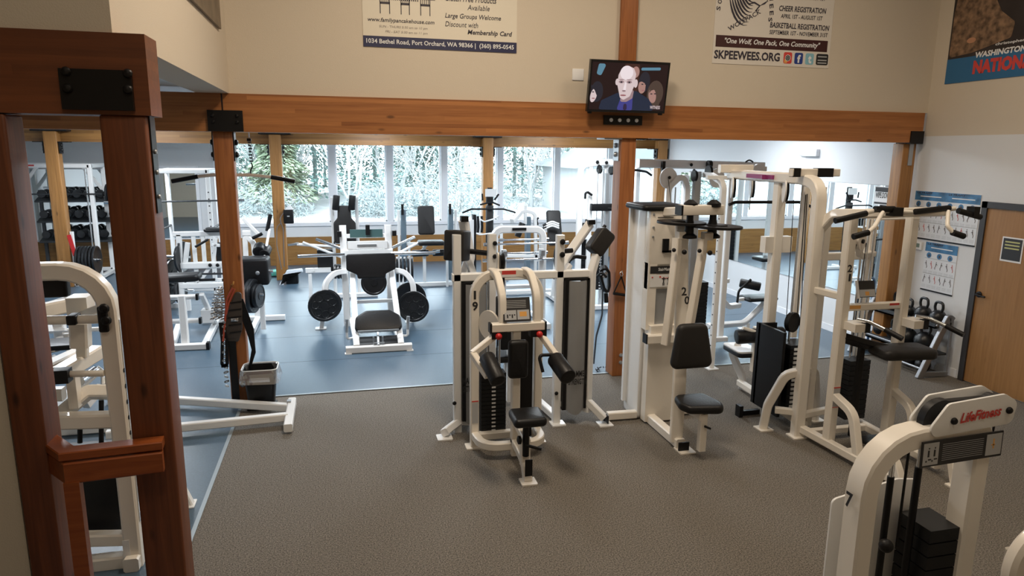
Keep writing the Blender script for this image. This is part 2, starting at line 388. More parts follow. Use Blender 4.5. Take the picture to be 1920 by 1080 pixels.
br = t.p('bracket_plate', BPL, box(a.x, b.x, 3.675, 3.70, b.z, a.z), label='large black bolted steel plate')
t.p('bolt', BPL, *bolts([Y_(124, 134, 3.675), Y_(240, 138, 3.675), Y_(127, 166, 3.675), Y_(240, 168, 3.675)], (0, -1, 0), .022), parent=br)
t = Thing('timber_post', 'near dark red timber post rising past the handrail at left', 'post', (-.99, 3.8, 0))
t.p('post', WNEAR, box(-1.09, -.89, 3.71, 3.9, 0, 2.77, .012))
t.p('strap_bracket', BPL, box(-.89, -.882, 3.76, 3.85, 2.3, 2.77))
t.p('bolt', GRY, *bolts([(-.882, 3.8, z) for z in (2.38, 2.5, 2.6)], (1, 0, 0), .012), label='galvanised bolt heads')
t.p('floor_bolt', GRY, *bolts([(-.98, 3.71, .3), (-.98, 3.71, .2)], (0, -1, 0), .025))
a = Y_(78, 783, 3.7)
t = Thing('timber_post', 'leftmost dark red timber post beside the cream stair wall', 'post', (-1.56, 3.8, 0))
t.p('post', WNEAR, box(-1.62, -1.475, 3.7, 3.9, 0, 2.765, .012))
t = Thing('timber_post', 'red-brown timber post hung with chains and belts, black plate on top', 'post', (-1.09, 7.4, 0))
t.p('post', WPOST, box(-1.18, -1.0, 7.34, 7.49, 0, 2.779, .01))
a, b = Y_(388, 206, 7.29), Y_(457, 247, 7.29)
br = t.p('bracket_plate', BPL, box(a.x, b.x, 7.275, 7.30, b.z, a.z)); t.p('bolt', BPL, *bolts([(a.x+.05, 7.275, a.z-.05), (b.x-.05, 7.275, a.z-.05), (a.x+.05, 7.275, b.z+.09), (b.x-.05, 7.275, b.z+.09)], (0, -1, 0), .018), parent=br)
t.p('side_strap', BPL, box(-1.0, -.988, 7.36, 7.5, 2.5, 2.78), box(-1.192, -1.18, 7.36, 7.5, 2.5, 2.78), *bolts([(-.988, 7.43, z) for z in (2.56, 2.68)], (1, 0, 0), .03), *bolts([(-1.192, 7.43, z) for z in (2.56, 2.68)], (-1, 0, 0), .03))
t.p('floor_bolt', GRY, *bolts([(-1.06, 7.34, z) for z in (.2, .32)], (0, -1, 0), .025))
t = Thing('timber_post', 'orange timber post in the middle below the television, workout handles on it', 'post', (3.16, 7.45, 0))
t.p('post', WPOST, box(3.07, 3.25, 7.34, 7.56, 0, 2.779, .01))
t.p('bolt_plate', BPL, box(2.83, 3.28, 7.275, 7.30, 2.92, 3.02), *bolts([(x, 7.28, 2.97) for x in (2.92, 3.01, 3.1, 3.19)], (0, -1, 0), .006))
t.p('bolt', LBL, *bolts([(x, 7.275, 2.97) for x in (2.91, 3.01, 3.11, 3.21)], (0, -1, 0), .022))
t.p('cap_bracket', GRY, box(3.055, 3.07, 7.38, 7.54, 2.53, 2.78), box(2.86, 3.07, 7.32, 7.56, 2.765, 2.78), *bolts([(3.055, 7.46, z) for z in (2.6, 2.7)], (-1, 0, 0), .03), label='galvanised post cap bracket')
t.p('side_strap', BPL, box(3.25, 3.262, 7.38, 7.54, 2.5, 2.78), box(3.25, 3.38, 7.32, 7.56, 2.765, 2.78))
t.p('floor_bolt', GRY, *bolts([(3.17, 7.34, z) for z in (.17, .26)], (0, -1, 0), .025))
t = Thing('timber_post', 'short upper timber post on the beige wall behind the television', 'post', (3.08, 7.3, 3.14))
t.p('post', WPOST, box(2.99, 3.18, 7.28, 7.338, 3.145, 5.89, .01))
t = Thing('timber_post', 'pale timber post at the right end of the beam near the posters', 'post', (6.95, 7.45, 0))
t.p('post', WFAR, box(6.86, 7.05, 7.36, 7.54, 0, 2.77, .01)); t.p('strap_bracket', GRY, box(6.94, 7.0, 7.35, 7.36, 2.5, 2.77))
# mid posts, each with cap bracket
for x, y, lab in ((-5.1, 14.6, 'far yellow timber post at left in front of the framed mirror'), (-1.2, 14.6, 'far yellow timber post with the black soap box hanging on it'), (3.07, 14.6, 'far yellow timber post behind the bars and attachments in the middle'), (6.96, 14.36, 'far pale timber post in the corner right of the last window')):
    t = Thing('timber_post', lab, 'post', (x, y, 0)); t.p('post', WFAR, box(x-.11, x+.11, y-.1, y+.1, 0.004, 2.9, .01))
    e = .11 if x > 6 else .29; t.p('cap_bracket', BPL, box(x-.3, x+e, y-.12, y+.12, 2.9, 2.93), box(x-.29, x-.12, y-.1, y+.1, 2.70, 2.715), box(x+.12, x+max(e, .13), y-.1, y+.1, 2.70, 2.715), box(x-.14, x-.125, y-.08, y+.08, 2.5, 2.71), box(x+.125, x+.14, y-.08, y+.08, 2.5, 2.71), *bolts([(x+.14, y, 2.56), (x+.14, y, 2.65)], (1, 0, 0), .03), *bolts([(x-.14, y, 2.56), (x-.14, y, 2.65)], (-1, 0, 0), .03))
t = Thing('timber_beam', 'yellow timber header beam above the far windows', 'beam', (0, 14.8, 2.72))
t.p('beam', WHEAD, box(-6.5, 7.12, 14.74, 14.86, 2.715, 3.2))
# handrail
t = Thing('handrail', 'short red-stained wooden stair handrail between the two near left posts', 'handrail', (-1.3, 3.6, 0))
P = [(-1.64, 3.98), (-1.36, 3.62), (-.93, 3.66)]
t.p('cap_rail', RAIL, tube([(P[0][0], P[0][1], 1.13), (P[1][0], P[1][1], 1.13), (P[2][0], P[2][1], 1.13)], .045, .09, 0, n=(0, 0, 1)))
t.p('lower_rail', RAIL, tube([(P[0][0], P[0][1]-.03, 1.045), (P[1][0]+.01, P[1][1]-.03, 1.045), (P[2][0], P[2][1]-.03, 1.045)], .11, .05, 0, n=(0, 0, 1)))
t.p('baluster', RAIL, box(-1.37, -1.30, 3.56, 3.61, 0, 1.0))
# mirrors
t = Thing('wall_mirror', 'long frameless mirror on the right side wall behind the machines', 'mirror', (XR, 10.7, .66))
t.p('mirror_glass', MIR, box(XR-.012, XR-.004, 7.8, 13.66, .66, 2.22)); t.p('mirror_backing', LBG, box(XR-.004, XR, 7.79, 13.67, .65, 2.23))
t = Thing('wall_mirror', 'wide white-framed mirror on the far left wall above plywood', 'mirror', (-4.7, WB, .67))
t.p('mirror_glass', MIR, box(-6.45, -3.04, WB-.012, WB-.006, .68, 2.17)); t.p('mirror_frame', TRIMW, box(-6.45, -2.98, WB-.03, WB, 2.16, 2.24), box(-3.05, -2.98, WB-.03, WB, .68, 2.2))
# door
t = Thing('door_1', 'maple veneer door with dark frame, black lever and a small notice', 'door', (XR, 5.85, 0)); t.o['kind'] = 'structure'
DF = mat('dark bronze door frame', (.035, .033, .035), .5)
t.p('door_frame', DF, box(XR-.04, XR+.02, 6.30, 6.37, 0, 2.12), box(XR-.04, XR+.02, 5.33, 6.37, 2.05, 2.12), box(XR-.04, XR+.02, 5.33, 5.40, 0, 2.12))
t.p('door_panel', DOOR, box(XR-.02, XR+.03, 5.40, 6.30, .012, 2.05))
h = X_(1835, 552, XR-.03)
t.p('door_handle', BLP, lathe([(.002, 0), (.035, 0), (.035, .012), (.015, .015), (.012, .05), (.002, .05)], (XR-.02, h.y, h.z), (-1, 0, 0)), tube([(XR-.065, h.y+.01, h.z), (XR-.065, h.y-.11, h.z-.01)], .022, rnd=True))
# ------------------------------------------------------------------ helpers for machines
def stack(t, x0, x1, y0, y1, z0, z1, n=14, tags=None, m_=None, name='weight_stack', parent=None):
    """pile of weight plates with thin gaps, and a strip of white numbers towards tags=(axis)"""
    h = (z1-z0)/n
    s = t.p(name, m_ or STK, *[box(x0, x1, y0, y1, z0+i*h, z0+(i+.9)*h) for i in range(n)], box(x0+.01, x1-.01, y0+.01, y1-.01, z0, z1-.01), parent=parent)
    if tags == '-y':
        xm = (x0+x1)/2 if not isinstance(tags, tuple) else 0
        t.p('number_tags', LBL, *[box(xm-.018, xm+.018, y0-.003, y0, z0+(i+.25)*h, z0+(i+.65)*h) for i in range(n)], parent=s)
    return s
def bolts_y(pts, r=.016): return [lathe([(r*.1, 0), (r*.9, 0), (r, r*.3), (r*.75, r*.8), (r*.1, r)], p, (0, -1, 0), 10) for p in pts]
def pulley(o, axis, R=.06, t=.03): return lathe([(R*.15, -t/2), (R, -t/2), (R*.86, 0), (R, t/2), (R*.15, t/2)], o, axis, 24)

# ------------------------------------------------------------------ machine 19, front centre
t = Thing('rear_deltoid_machine', 'cream arched exercise machine numbered 19 with red knobs, front centre on carpet', 'exercise machine', (1.39, 5.5, 0))
t.p('frame', CRM, tube([(1.095, 5.74, 0), (1.095, 5.74, 1.585), (1.675, 5.74, 1.585), (1.675, 5.74, 0)], .075, r=.2),
    tube([(1.095, 5.74, .12), (1.12, 5.44, .12), (1.66, 5.44, .12), (1.675, 5.74, .12)], .07, r=.2), tube([(1.1, 5.78, .08), (1.68, 5.78, .08)], .07),
    tube([(1.115, 5.74, 1.15), (1.28, 5.70, 1.17)], .06), tube([(1.39, 5.42, .04), (1.39, 5.42, 1.2)], .07, .075))
for x in (1.25, 1.545):
    t.p('curved_strut', CRM, tube([(x, 5.76, 1.60), (x+.01, 5.58, 1.60), (x+.02, 5.43, 1.45), (x+.02, 5.41, 1.22)], .06, .06, .16, n=(1, 0, 0)))
t.p('crossbar', CRM, tube([(1.17, 5.40, 1.19), (1.625, 5.40, 1.19)], .075)); t.p('end_cap', BLP, box(1.155, 1.172, 5.36, 5.44, 1.15, 1.23)); t.p('end_cap', BLP, box(1.623, 1.64, 5.36, 5.44, 1.15, 1.23))
t.p('front_spine', CRM, tube([(1.39, 5.44, .16), (1.39, 5.25, .16), (1.39, 5.06, .13), (1.39, 4.99, .0)], .07, .07, .14, n=(1, 0, 0)), tube([(1.39, 5.08, .10), (1.39, 5.08, .33)], .075), tube([(1.39, 5.42, .36), (1.39, 5.05, .33)], .06))
for x, y in ((1.08, 5.74), (1.69, 5.74), (1.39, 4.97)): t.p('foot_plate', CRM, foot(x, y, .13))
t.p('seat_post', BLP, rod((1.385, 5.04, .2), (1.385, 5.04, .52), .055)); t.p('seat_knob', BLP, lathe([(.01, 0), (.035, .01), (.035, .03), (.01, .04)], (1.35, 5.04, .34), (-1, 0, 0), 12), rod((1.38, 5.02, .3), (1.5, 4.98, .27), .025))
t.p('seat', BLK, pad((1.39, 5.02, .5), (1, 0, .0), (0, 1, .08), .27, .25, .075, .03, .04), label='square black seat')
t.p('chest_pad', BLK, pad((1.385, 5.36, .93), (1, 0, 0), (0, 0, 1), .17, .33, .07, .03, .035)); t.p('number_plate', BLP, box(1.36, 1.42, 4.955, 4.965, .06, .2))
t.p('shroud', BLP, box(1.46, 1.60, 5.62, 5.72, .1, 1.16, .015), label='tall narrow black weight shroud')
stack(t, 1.17, 1.40, 5.80, 5.93, .1, .66, 15, '-y')
t.p('guide_rod', CHR, rod((1.24, 5.865, .1), (1.24, 5.865, 1.5), .022), rod((1.35, 5.865, .1), (1.35, 5.865, 1.5), .022))
t.p('cable', BLP, wire([(1.32, 5.85, .66), (1.33, 5.84, 1.25), (1.34, 5.76, 1.7)], .012)); t.p('cable_housing', BLP, box(1.29, 1.38, 5.70, 5.78, 1.18, 1.38, .02), box(1.32, 1.36, 5.72, 5.76, 1.36, 1.62))
t.p('top_pulley', BLP, lathe([(.02, -.02), (.075, -.02), (.06, 0), (.075, .02), (.02, .02)], (1.34, 5.78, 1.68), (1, 0, 0)))
t.p('pulley_guard', CRM, slab(rrect(.06, .16, .028), .012, 0, frame((1.305, 5.78, 1.68), (0, 1, 0), (0, 0, 1))))
t.p('cam', CRM, disc((1.2, 5.6, 1.16), (1, .6, 0), .13, .02), label='round cream cam behind the left strut')
t.p('warning_label', LBR, box(1.33, 1.455, 5.70, 5.7015, 1.575, 1.61)); t.p('warning_label', LBL, box(1.33, 1.455, 5.699, 5.7005, 1.555, 1.577))
M = frame((1.27, 5.385, 1.235), (1, 0, 0), (0, .35, 1))
def q(a, b, c, d, z0=0, z1=.004, M=M):
    v, f = box(a, c, b, d, z0, z1); return [M @ x for x in v], f
pl = t.p('placard', LBK, q(0, 0, .235, .20, 0, .02)); t.p('placard_diagram', LBG, q(.012, .015, .112, .095, .02, .022), q(.12, .015, .222, .095, .02, .022), parent=pl)
t.p('placard_print', LBK, *[q(.03+.02*i, .03+.02*(i % 2), .042+.02*i, .06, .022, .0225) for i in range(4)], parent=pl)
t.p('placard_print', LBO, q(.14, .04, .2, .08, .022, .0225), parent=pl); t.p('placard_text', LBG, *[q(.03, .115+.014*i, .2, .119+.014*i, .02, .0205) for i in range(5)], parent=pl)
for x in (1.225, 1.575): t.p('red_knob', RED, sphere((x, 5.35, 1.125), .028)); 
t.p('pivot_bracket', BLP, box(1.17, 1.30, 5.36, 5.44, 1.10, 1.155), box(1.50, 1.64, 5.36, 5.44, 1.10, 1.155))
# swing arms with roller pads
La, Lb, Lc = Vector((1.19, 5.40, 1.11)), Y_(886, 663, 5.32), Y_(915, 706, 5.12)
ar = t.p('swing_arm', CRM, tube([La, Lb], .05), tube([Lb, Lc], .055, .05)); t.p('roller_pad', BLK, roller(Y_(912, 668, 5.2), Y_(935, 716, 4.98), .13), parent=ar)
t.p('hand_grip', BLP, rod(Y_(895, 679, 5.25), Y_(927, 668, 5.15), .028), parent=ar)
Ra, Rb, Rc = Vector((1.60, 5.40, 1.11)), Y_(1040, 664, 5.25), Y_(1062, 690, 5.1)
ar = t.p('swing_arm', CRM, tube([Ra, Rb], .05), tube([Rb, Rc], .055)); t.p('roller_pad', BLK, roller(Y_(1040, 672, 5.22), Y_(1066, 708, 4.98), .14), parent=ar)
t.p('hand_grip', BLP, tube([Y_(1042, 665, 5.2), Y_(1010, 666, 5.2), Y_(1018, 698, 5.15)], .028, rnd=True, r=.03), parent=ar)
t.text('1', LBK, (1.083, 5.70, 1.37), (1, 0, 0), (0, 0, 1), .02, .075, bold=.02, name='number_one'); t.text('9', LBK, (1.070, 5.70, 1.27), (1, 0, 0), (0, 0, 1), .05, .08, bold=.03, name='number_nine')
t.p('side_label', LBR, box(1.065, 1.125, 5.699, 5.7005, .44, .45)); t.p('side_label', LBG, box(1.067, 1.123, 5.699, 5.7005, .24, .43))

# ------------------------------------------------------------------ wide machine with two grey shrouds behind 19
t = Thing('row_machine', 'wide white machine with two tall grey weight shrouds standing behind number 19', 'exercise machine', (1.63, 6.2, 0))
FR = [tube([(x, 6.12, 0), (x, 6.12, z)], .075) for x, z in ((1.005, 1.88), (1.33, 1.88), (1.985, 1.86))]
FR += [tube([(2.30, 6.10, .1), (2.30, 6.10, 1.5), (2.36, 6.14, 1.66)], .07), tube([(.96, 6.12, 1.49), (2.34, 6.12, 1.49)], .075), tube([(1.0, 6.12, .1), (1.36, 6.12, .06)], .06), tube([(1.96, 6.12, .2), (2.32, 6.12, .2)], .06)]
FR += [tube([(1.02, 6.12, .1), (.88, 6.02, .055), (.86, 5.98, .055)], .07), tube([(2.29, 6.1, .22), (2.44, 5.98, .06)], .07), tube([(1.005, 6.12, .06), (1.2, 6.9, .06)], .07), tube([(1.985, 6.12, .06), (1.9, 6.9, .06)], .07), tube([(1.2, 6.9, .06), (1.9, 6.9, .06)], .07)]
t.p('frame', WHT, *FR)
for x, y in ((.86, 5.99), (1.33, 6.12), (1.99, 6.08), (2.44, 5.97)): t.p('foot_plate', WHT, foot(x, y, .14))
t.p('end_cap', BLP, box(2.455, 2.465, 5.93, 6.01, .02, .1)); 
shr = slab([(0, 0), (.33, -.03), (.33, 1.32), (0, 1.28)], .01)
def shroud(x0, x1, y, z0, z1):
    n = 7; V, F = [], []
    for i in range(n+1):
        u = i/n; x = x0+(x1-x0)*u; yy = y-.05*math.sin(PI*u)
        for z in (z0-.05*math.sin(PI*u), z1+.0): V += [Vector((x, yy, z)), Vector((x, yy+.008, z))]
    for i in range(n):
        a = i*4; b = a+4; F += [(a, b, b+2, a+2), (a+1, a+3, b+3, b+1), (a, a+1, b+1, b), (a+2, b+2, b+3, a+3)]
    return V, F
for x0, x1, z0, z1, lab in ((1.075, 1.275, .12, 1.43, 'ZE'), (2.06, 2.25, .15, 1.43, 'R')):
    t.p('shroud', SHR, shroud(x0-.02 if x0 < 2 else x0, x1, 6.07, z0, z1)); t.p('shroud_edge', BLP, box(x0-.035, x0-.0, 6.05, 6.2, z0, z1+.02), box(x1, x1+.022, 6.06, 6.2, z0, z1+.02), box(x0-.035, x1+.02, 6.06, 6.2, z1, z1+.02))
stack(t, 1.10, 1.26, 6.16, 6.3, .12, .8, 12); stack(t, 2.07, 2.23, 6.16, 6.3, .12, .8, 12)
for x, s in ((2.06, 'HAMMER'), (1.00, 'HAM')):
    t.text(s, LBK, (x+.02 if x > 2 else x+.04, 6.004 if x > 2 else 6.02, .50), (1, 0, 0), (0, 0, 1), .17 if x > 2 else .09, .06, bold=.03)
t.text('STRENGTH', LBK, (2.065, 6.004, .42), (1, 0, 0), (0, 0, 1), .18, .06, bold=.03); t.text('STR', LBK, (1.04, 6.02, .42), (1, 0, 0), (0, 0, 1), .09, .06, bold=.03)
# upper arms with thick grey block pads
t.p('press_arm', WHT, tube([(1.10, 6.35, 1.42), (1.20, 6.5, 1.62), (1.12, 6.42, 1.98)], .08, .08, .05), tube([(1.24, 6.32, 1.35), (1.15, 6.4, 1.66)], .06))
t.p('pivot_bar', BLP, rod((1.16, 6.3, 1.70), (1.33, 6.2, 1.69), .05)); t.p('pivot_bar', BLP, rod((1.99, 6.15, 1.70), (2.13, 6.2, 1.70), .05))
a, b = Y_(870, 432, 6.3), Y_(875, 483, 6.3)
t.p('block_pad', BRV, pad((1.08, 6.30, 1.76), (.8, -.6, 0), (.15, 0, 1), .20, .28, .17, .02, .02), label='charcoal block pad on the left arm')
t.p('press_arm', WHT, tube([(2.03, 6.3, 1.42), (2.12, 6.35, 1.60), (2.38, 6.4, 1.93)], .09, .08, .05), tube([(1.99, 6.16, 1.4), (2.12, 6.22, 1.56)], .05))
t.p('block_pad', BRV, pad((2.40, 6.25, 1.77), (.77, 0, -.62), (.6, .15, .78), .17, .26, .14, .02, .04), label='charcoal block pad of the right arm')
t.p('arm_end_cap', BLP, box(2.34, 2.41, 6.33, 6.43, 1.93, 1.975)); t.p('arm_end_cap', BLP, box(1.09, 1.16, 6.36, 6.44, 1.97, 2.02))
t.p('hand_grip', BLP, rod((2.4, 6.45, 1.68), (2.58, 6.5, 1.9), .035)); t.p('rubber_hose', BLP, tube([(2.1, 6.5, 1.5), (2.16, 6.45, 1.68), (2.2, 6.45, 1.45)], .04, rnd=True), tube([(2.14, 6.5, 1.5), (2.3, 6.6, 1.58), (2.42, 6.6, 1.56)], .04, rnd=True))
t.p('rubber_hose', BLP, tube([(1.14, 6.5, 1.2), (1.2, 6.45, 1.5), (1.26, 6.42, 1.35)], .07, rnd=True)); t.p('bolt', BLP, *bolts_y([(1.995, 6.08, z) for z in (1.80, 1.68)], .028), *bolts_y([(1.35, 6.08, z) for z in (1.8, 1.68)], .022), *bolts_y([(1.97, 6.08, .32), (.97, 6.08, .30)], .02))
t.p('seat', BLK, pad((1.64, 6.75, .5), (1, 0, 0), (0, 1, 0), .36, .4, .07)); t.p('back_pad', BLK, pad((1.64, 6.58, .9), (1, 0, 0), (0, 0, 1), .3, .5, .07)); t.p('seat_post', WHT, tube([(1.64, 6.75, .06), (1.64, 6.75, .5)], .07), tube([(1.64, 6.65, .06), (1.64, 6.62, .9)], .06))

# ------------------------------------------------------------------ machine 20
t = Thing('pectoral_fly_machine', 'tall cream cabinet machine numbered 20 with trapezoid backrest, right of the middle post', 'exercise machine', (2.95, 5.6, 0))
t.p('cabinet', CRM, box(2.83, 3.13, 5.90, 6.0, .02, .92), box(2.83, 3.13, 5.86, 6.02, .92, 1.0), box(2.80, 3.12, 5.92, 6.02, 1.58, 2.09, .01), box(2.80, 2.89, 5.92, 6.02, .95, 1.6), box(3.02, 3.12, 5.92, 6.02, .95, 1.6), box(2.80, 3.12, 5.93, 6.0, 1.35, 1.6))
t.p('cabinet_side', WHT, slab(rpoly([(0, 0), (.34, 0), (.34, 2.1), (0, 2.12)], .05), .06, .01, frame((2.80, 6.02, .0), (0, 1, 0), (0, 0, 1))), slab(rpoly([(0, 0), (.34, 0), (.34, 2.1), (0, 2.12)], .05), .05, .01, frame((3.18, 6.02, .0), (0, 1, 0), (0, 0, 1))), box(2.76, 3.16, 6.3, 6.34, .1, 2.1))
t.p('top_cover', BLP, slab(rrect(.46, .48, .06), .055, .025, frame((2.95, 6.14, 2.09), (1, 0, 0), (0, 1, 0))), label='black padded top cover')
stack(t, 2.90, 3.08, 6.03, 6.2, .1, .8, 14); t.p('guide_rod', CHR, *[rod((x, 6.1, .1), (x, 6.1, 1.6), .018) for x in (2.92, 2.95, 2.98, 3.01)])
t.p('window_panel', SMK, box(2.89, 3.02, 5.94, 5.95, 1.0, 1.36))
t.p('cross_rail', CRM, tube([(2.78, 5.86, .88), (3.14, 5.86, .88)], .1, .09)); t.p('end_cap', BLP, box(2.768, 2.782, 5.82, 5.905, .84, .93))
t.p('slot_line', LBK, box(2.87, 3.03, 5.915, 5.919, 2.03, 2.035)); t.p('name_strip', LBK, box(2.82, 3.06, 5.915, 5.92, 1.50, 1.57))
t.text('StairMaster', LBL, (2.90, 5.912, 1.525), (1, 0, 0), (0, 0, 1), .15, .03, bold=.02)
ip = t.p('instruction_label', LBL, box(2.82, 3.06, 5.914, 5.919, 1.37, 1.49)); t.p('diagram', LBK, *[s for x in (2.96, 3.01) for s in (box(x-.005, x+.005, 5.911, 5.914, 1.41, 1.45), box(x-.018, x+.018, 5.911, 5.914, 1.445, 1.452), box(x-.009, x-.003, 5.911, 5.914, 1.385, 1.41), box(x+.003, x+.009, 5.911, 5.914, 1.385, 1.41), sphere((x, 5.912, 1.46), .006, n=6))], parent=ip)
t.p('diagram', LBR, box(2.835, 2.85, 5.911, 5.914, 1.46, 1.47), box(2.915, 2.93, 5.911, 5.914, 1.46, 1.475), box(2.94, 3.03, 5.911, 5.914, 1.454, 1.457), parent=ip)
t.p('bolt', GRY, *bolts_y([(2.83, 5.92, z) for z in (2.06, 1.94, 1.85)], .012)); t.p('handle_plate', BLP, box(2.93, 2.99, 5.9, 5.92, 1.70, 1.83), box(2.93, 3.1, 5.9, 5.92, 1.70, 1.72))
t.p('main_column', CRM, tube([(2.89, 5.36, .05), (2.89, 5.36, .62), (2.94, 5.5, 1.3), (2.96, 5.62, 2.0)], .11, .09, .3), tube([(2.90, 5.9, .05), (2.90, 5.28, .05)], .09))
t.p('end_cap', BLP, box(2.85, 2.95, 5.22, 5.235, .01, .09)); t.p('foot_plate', CRM, foot(2.92, 5.24, .15))
t.p('stabiliser', CRM, tube([(2.5, 6.06, .05), (2.8, 6.05, .05)], .075), tube([(3.2, 6.05, .05), (3.4, 6.05, .05)], .075)); t.p('end_cap', BLP, box(2.45, 2.464, 6.02, 6.1, .01, .09))
t.p('top_boom', CRM, box(2.83, 3.22, 5.36, 5.48, 2.10, 2.185, .006), tube([(2.96, 5.46, 2.13), (2.96, 5.95, 2.08)], .08)); t.p('end_cap', BLP, box(2.815, 2.832, 5.36, 5.48, 2.10, 2.185))
for x, y in ((2.93, 5.42), (3.14, 5.40)): t.p('pivot', BLP, lathe([(.02, -.03), (.07, -.02), (.07, 0), (.04, .02), (.04, .10), (.03, .14), (.03, .24), (.06, .25), (.06, .28), (.02, .31)], (x, y, 1.92), (0, 0, 1)))
for x, y, z in ((2.92, 5.55, 2.02), (3.16, 5.36, 2.00)): t.p('cam_wheel', BLP, disc((x, y, z), (0.02, .0, 1), .215, .022), disc((x, y, z+.014), (0, 0, 1), .09, .012))
for x, y, e, lab in ((2.83, 5.44, -.07, 'L'), (3.03, 5.36, -.10, 'R')):
    ar = t.p('swing_arm', CRM, tube([(x, y, 1.90), (x, y, 1.74), (x+e, y-.03, .95 if lab == 'L' else 1.05)], .07, .06, .05), tube([(x, y, 1.92), (x+.08, y, 1.92)], .07)); t.p('knob', BLP, sphere((x+.05, y-.05, 1.78), .022), sphere((x-.05, y-.05, 1.80), .018), parent=ar)
t.p('back_pad', BRV, slab(rpoly([(-.19, -.2), (.22, -.2), (.15, .2), (-.12, .2)], .06), .09, .04, frame((2.915, 5.30, .97), (1, 0, 0), (0, .06, 1))), label='trapezoid charcoal backrest')
t.p('seat_frame', CRM, tube([(2.90, 5.36, .42), (2.96, 5.04, .40)], .07), tube([(2.975, 5.06, .08), (2.975, 5.06, .42)], .065, .06)); t.p('seat_knob', BLP, rod((2.97, 5.02, .32), (3.02, 5.0, .30), .02), rod((2.975, 5.06, .40), (2.975, 5.06, .45), .05))
t.p('seat', BLK, slab(rpoly([(-.16, .17), (-.19, 0), (-.14, -.1), (.16, -.15), (.20, -.04), (.12, .17)], .06), .075, .03, frame((2.96, 5.12, .44), (1, .0, 0), (0, 1, .10))), label='glossy black saddle seat')
t.text('2', LBK, Vector((2.875, 5.385, 1.395)), (1, 0, 0), (0, .12, 1), .05, .075, bold=.03, name='number_two'); t.text('0', LBK, Vector((2.905, 5.38, 1.315)), (1, 0, 0), (0, .12, 1), .05, .075, bold=.03, name='number_zero')

# ------------------------------------------------------------------ lat pulldown
t = Thing('lat_pulldown_machine', 'tall cream pulldown machine with hanging black lat bar and roller pads', 'exercise machine', (4.2, 5.9, 0))
t.p('frame', CRM, tube([(4.13, 5.32, 0), (4.13, 5.32, 2.36), (4.16, 5.6, 2.40), (4.20, 6.9, 2.40)], .10, .10, .16), tube([(4.20, 6.0, .08), (4.20, 6.0, 2.36)], .10),
    tube([(4.2, 5.32, .1), (4.32, 6.62, .08)], .07), tube([(4.13, 5.32, .2), (4.55, 5.40, .2)], .06), box(4.06, 4.36, 5.96, 6.05, 1.66, 1.82))
t.p('front_leg', CRM, tube([(4.12, 5.36, .62), (4.02, 5.42, .58), (3.93, 5.52, .25), (3.91, 5.54, 0)], .075, r=.2), tube([(3.97, 5.46, .22), (4.13, 5.36, .22)], .06)); t.p('front_leg', CRM, tube([(4.16, 5.36, .62), (4.40, 5.5, .58), (4.52, 5.6, .25), (4.55, 5.62, 0)], .07, r=.2))
for x, y in ((4.11, 5.30), (3.91, 5.53), (4.41, 6.55), (4.56, 5.62)): t.p('foot_plate', CRM, foot(x, y, .14))
t.p('rear_foot_frame', WHT, tube([(4.36, 6.62, .0), (4.36, 6.62, .12), (4.26, 6.75, .42), (4.25, 6.6, .52)], .07, r=.12))
st = stack(t, 4.20, 4.44, 5.62, 5.86, .12, .80, 15); t.p('number_tags', LBL, *[box(4.24, 4.28, 5.612, 5.62, .16+i*.045, .185+i*.045) for i in range(14)], parent=st)
t.p('stack_guard', BLP, box(4.06, 4.09, 5.55, 6.0, .1, .95), box(4.06, 4.25, 5.93, 5.96, .1, .95), label='black side guard of the stack'); t.p('stack_pulley', BLP, disc((4.28, 5.74, 1.0), (.4, -1, 0), .10, .05))
t.p('guide_rod', CHR, rod((4.26, 5.74, .8), (4.26, 5.74, 2.35), .022), rod((4.38, 5.74, .8), (4.38, 5.74, 2.35), .022)); t.p('guide_post', CRM, tube([(4.42, 5.9, .8), (4.42, 5.9, 2.33)], .06), tube([(4.34, 5.55, 1.6), (4.34, 5.55, 2.33)], .05))
t.p('cable', BLP, wire([(4.30, 5.70, 1.05), (4.27, 5.70, 2.25)], .01), wire([(4.34, 5.70, 1.05), (4.36, 5.80, 2.25)], .01), wire([(4.2, 5.72, .9), (4.16, 5.72, 2.2)], .008))
for y, x in ((6.75, 4.13), (6.75, 4.36), (5.85, 4.14)): t.p('pulley_guard', WHT, disc((x, y, 2.26 if y > 6 else 2.28), (1, -.5, 0), .115, .015)); t.p('pulley', BLP, disc((x+.03, y+.015, 2.26 if y > 6 else 2.28), (1, -.5, 0), .11, .03))
t.p('pulley_bracket', CRM, tube([(4.02, 6.85, 2.46), (4.42, 6.85, 2.46)], .06, .09), tube([(3.98, 5.55, 2.46), (4.48, 5.55, 2.46)], .06, .07)); t.p('end_cap', BLP, box(3.99, 4.06, 5.515, 5.585, 2.42, 2.50), box(4.24, 4.40, 5.51, 5.59, 2.42, 2.50))
t.p('floor_bracket', BLP, box(3.84, 3.88, 5.84, 5.92, 0, .12), box(3.88, 4.1, 5.88, 5.92, 0, .05)); t.p('brand_label', mat('purple label print', (.30, .04, .18), .5), box(4.055, 4.148, 6.1, 6.101, 2.375, 2.42), box(4.10, 4.1495, 6.0, 6.45, 2.38, 2.42))
lb = t.p('lat_bar', BLP, tube([Y_(1367, 384, 6.75), Y_(1378, 379, 6.75), Y_(1500, 379, 6.75), Y_(1532, 392, 6.75)], .034, rnd=True, r=.1)); t.p('hook', CHR, wire([(4.13, 6.75, 2.18), (4.12, 6.75, 2.02)], .014), wire([(4.36, 6.75, 2.18), (4.36, 6.75, 2.02)], .014), parent=lb)
a = Y_(1410, 640, 6.30)
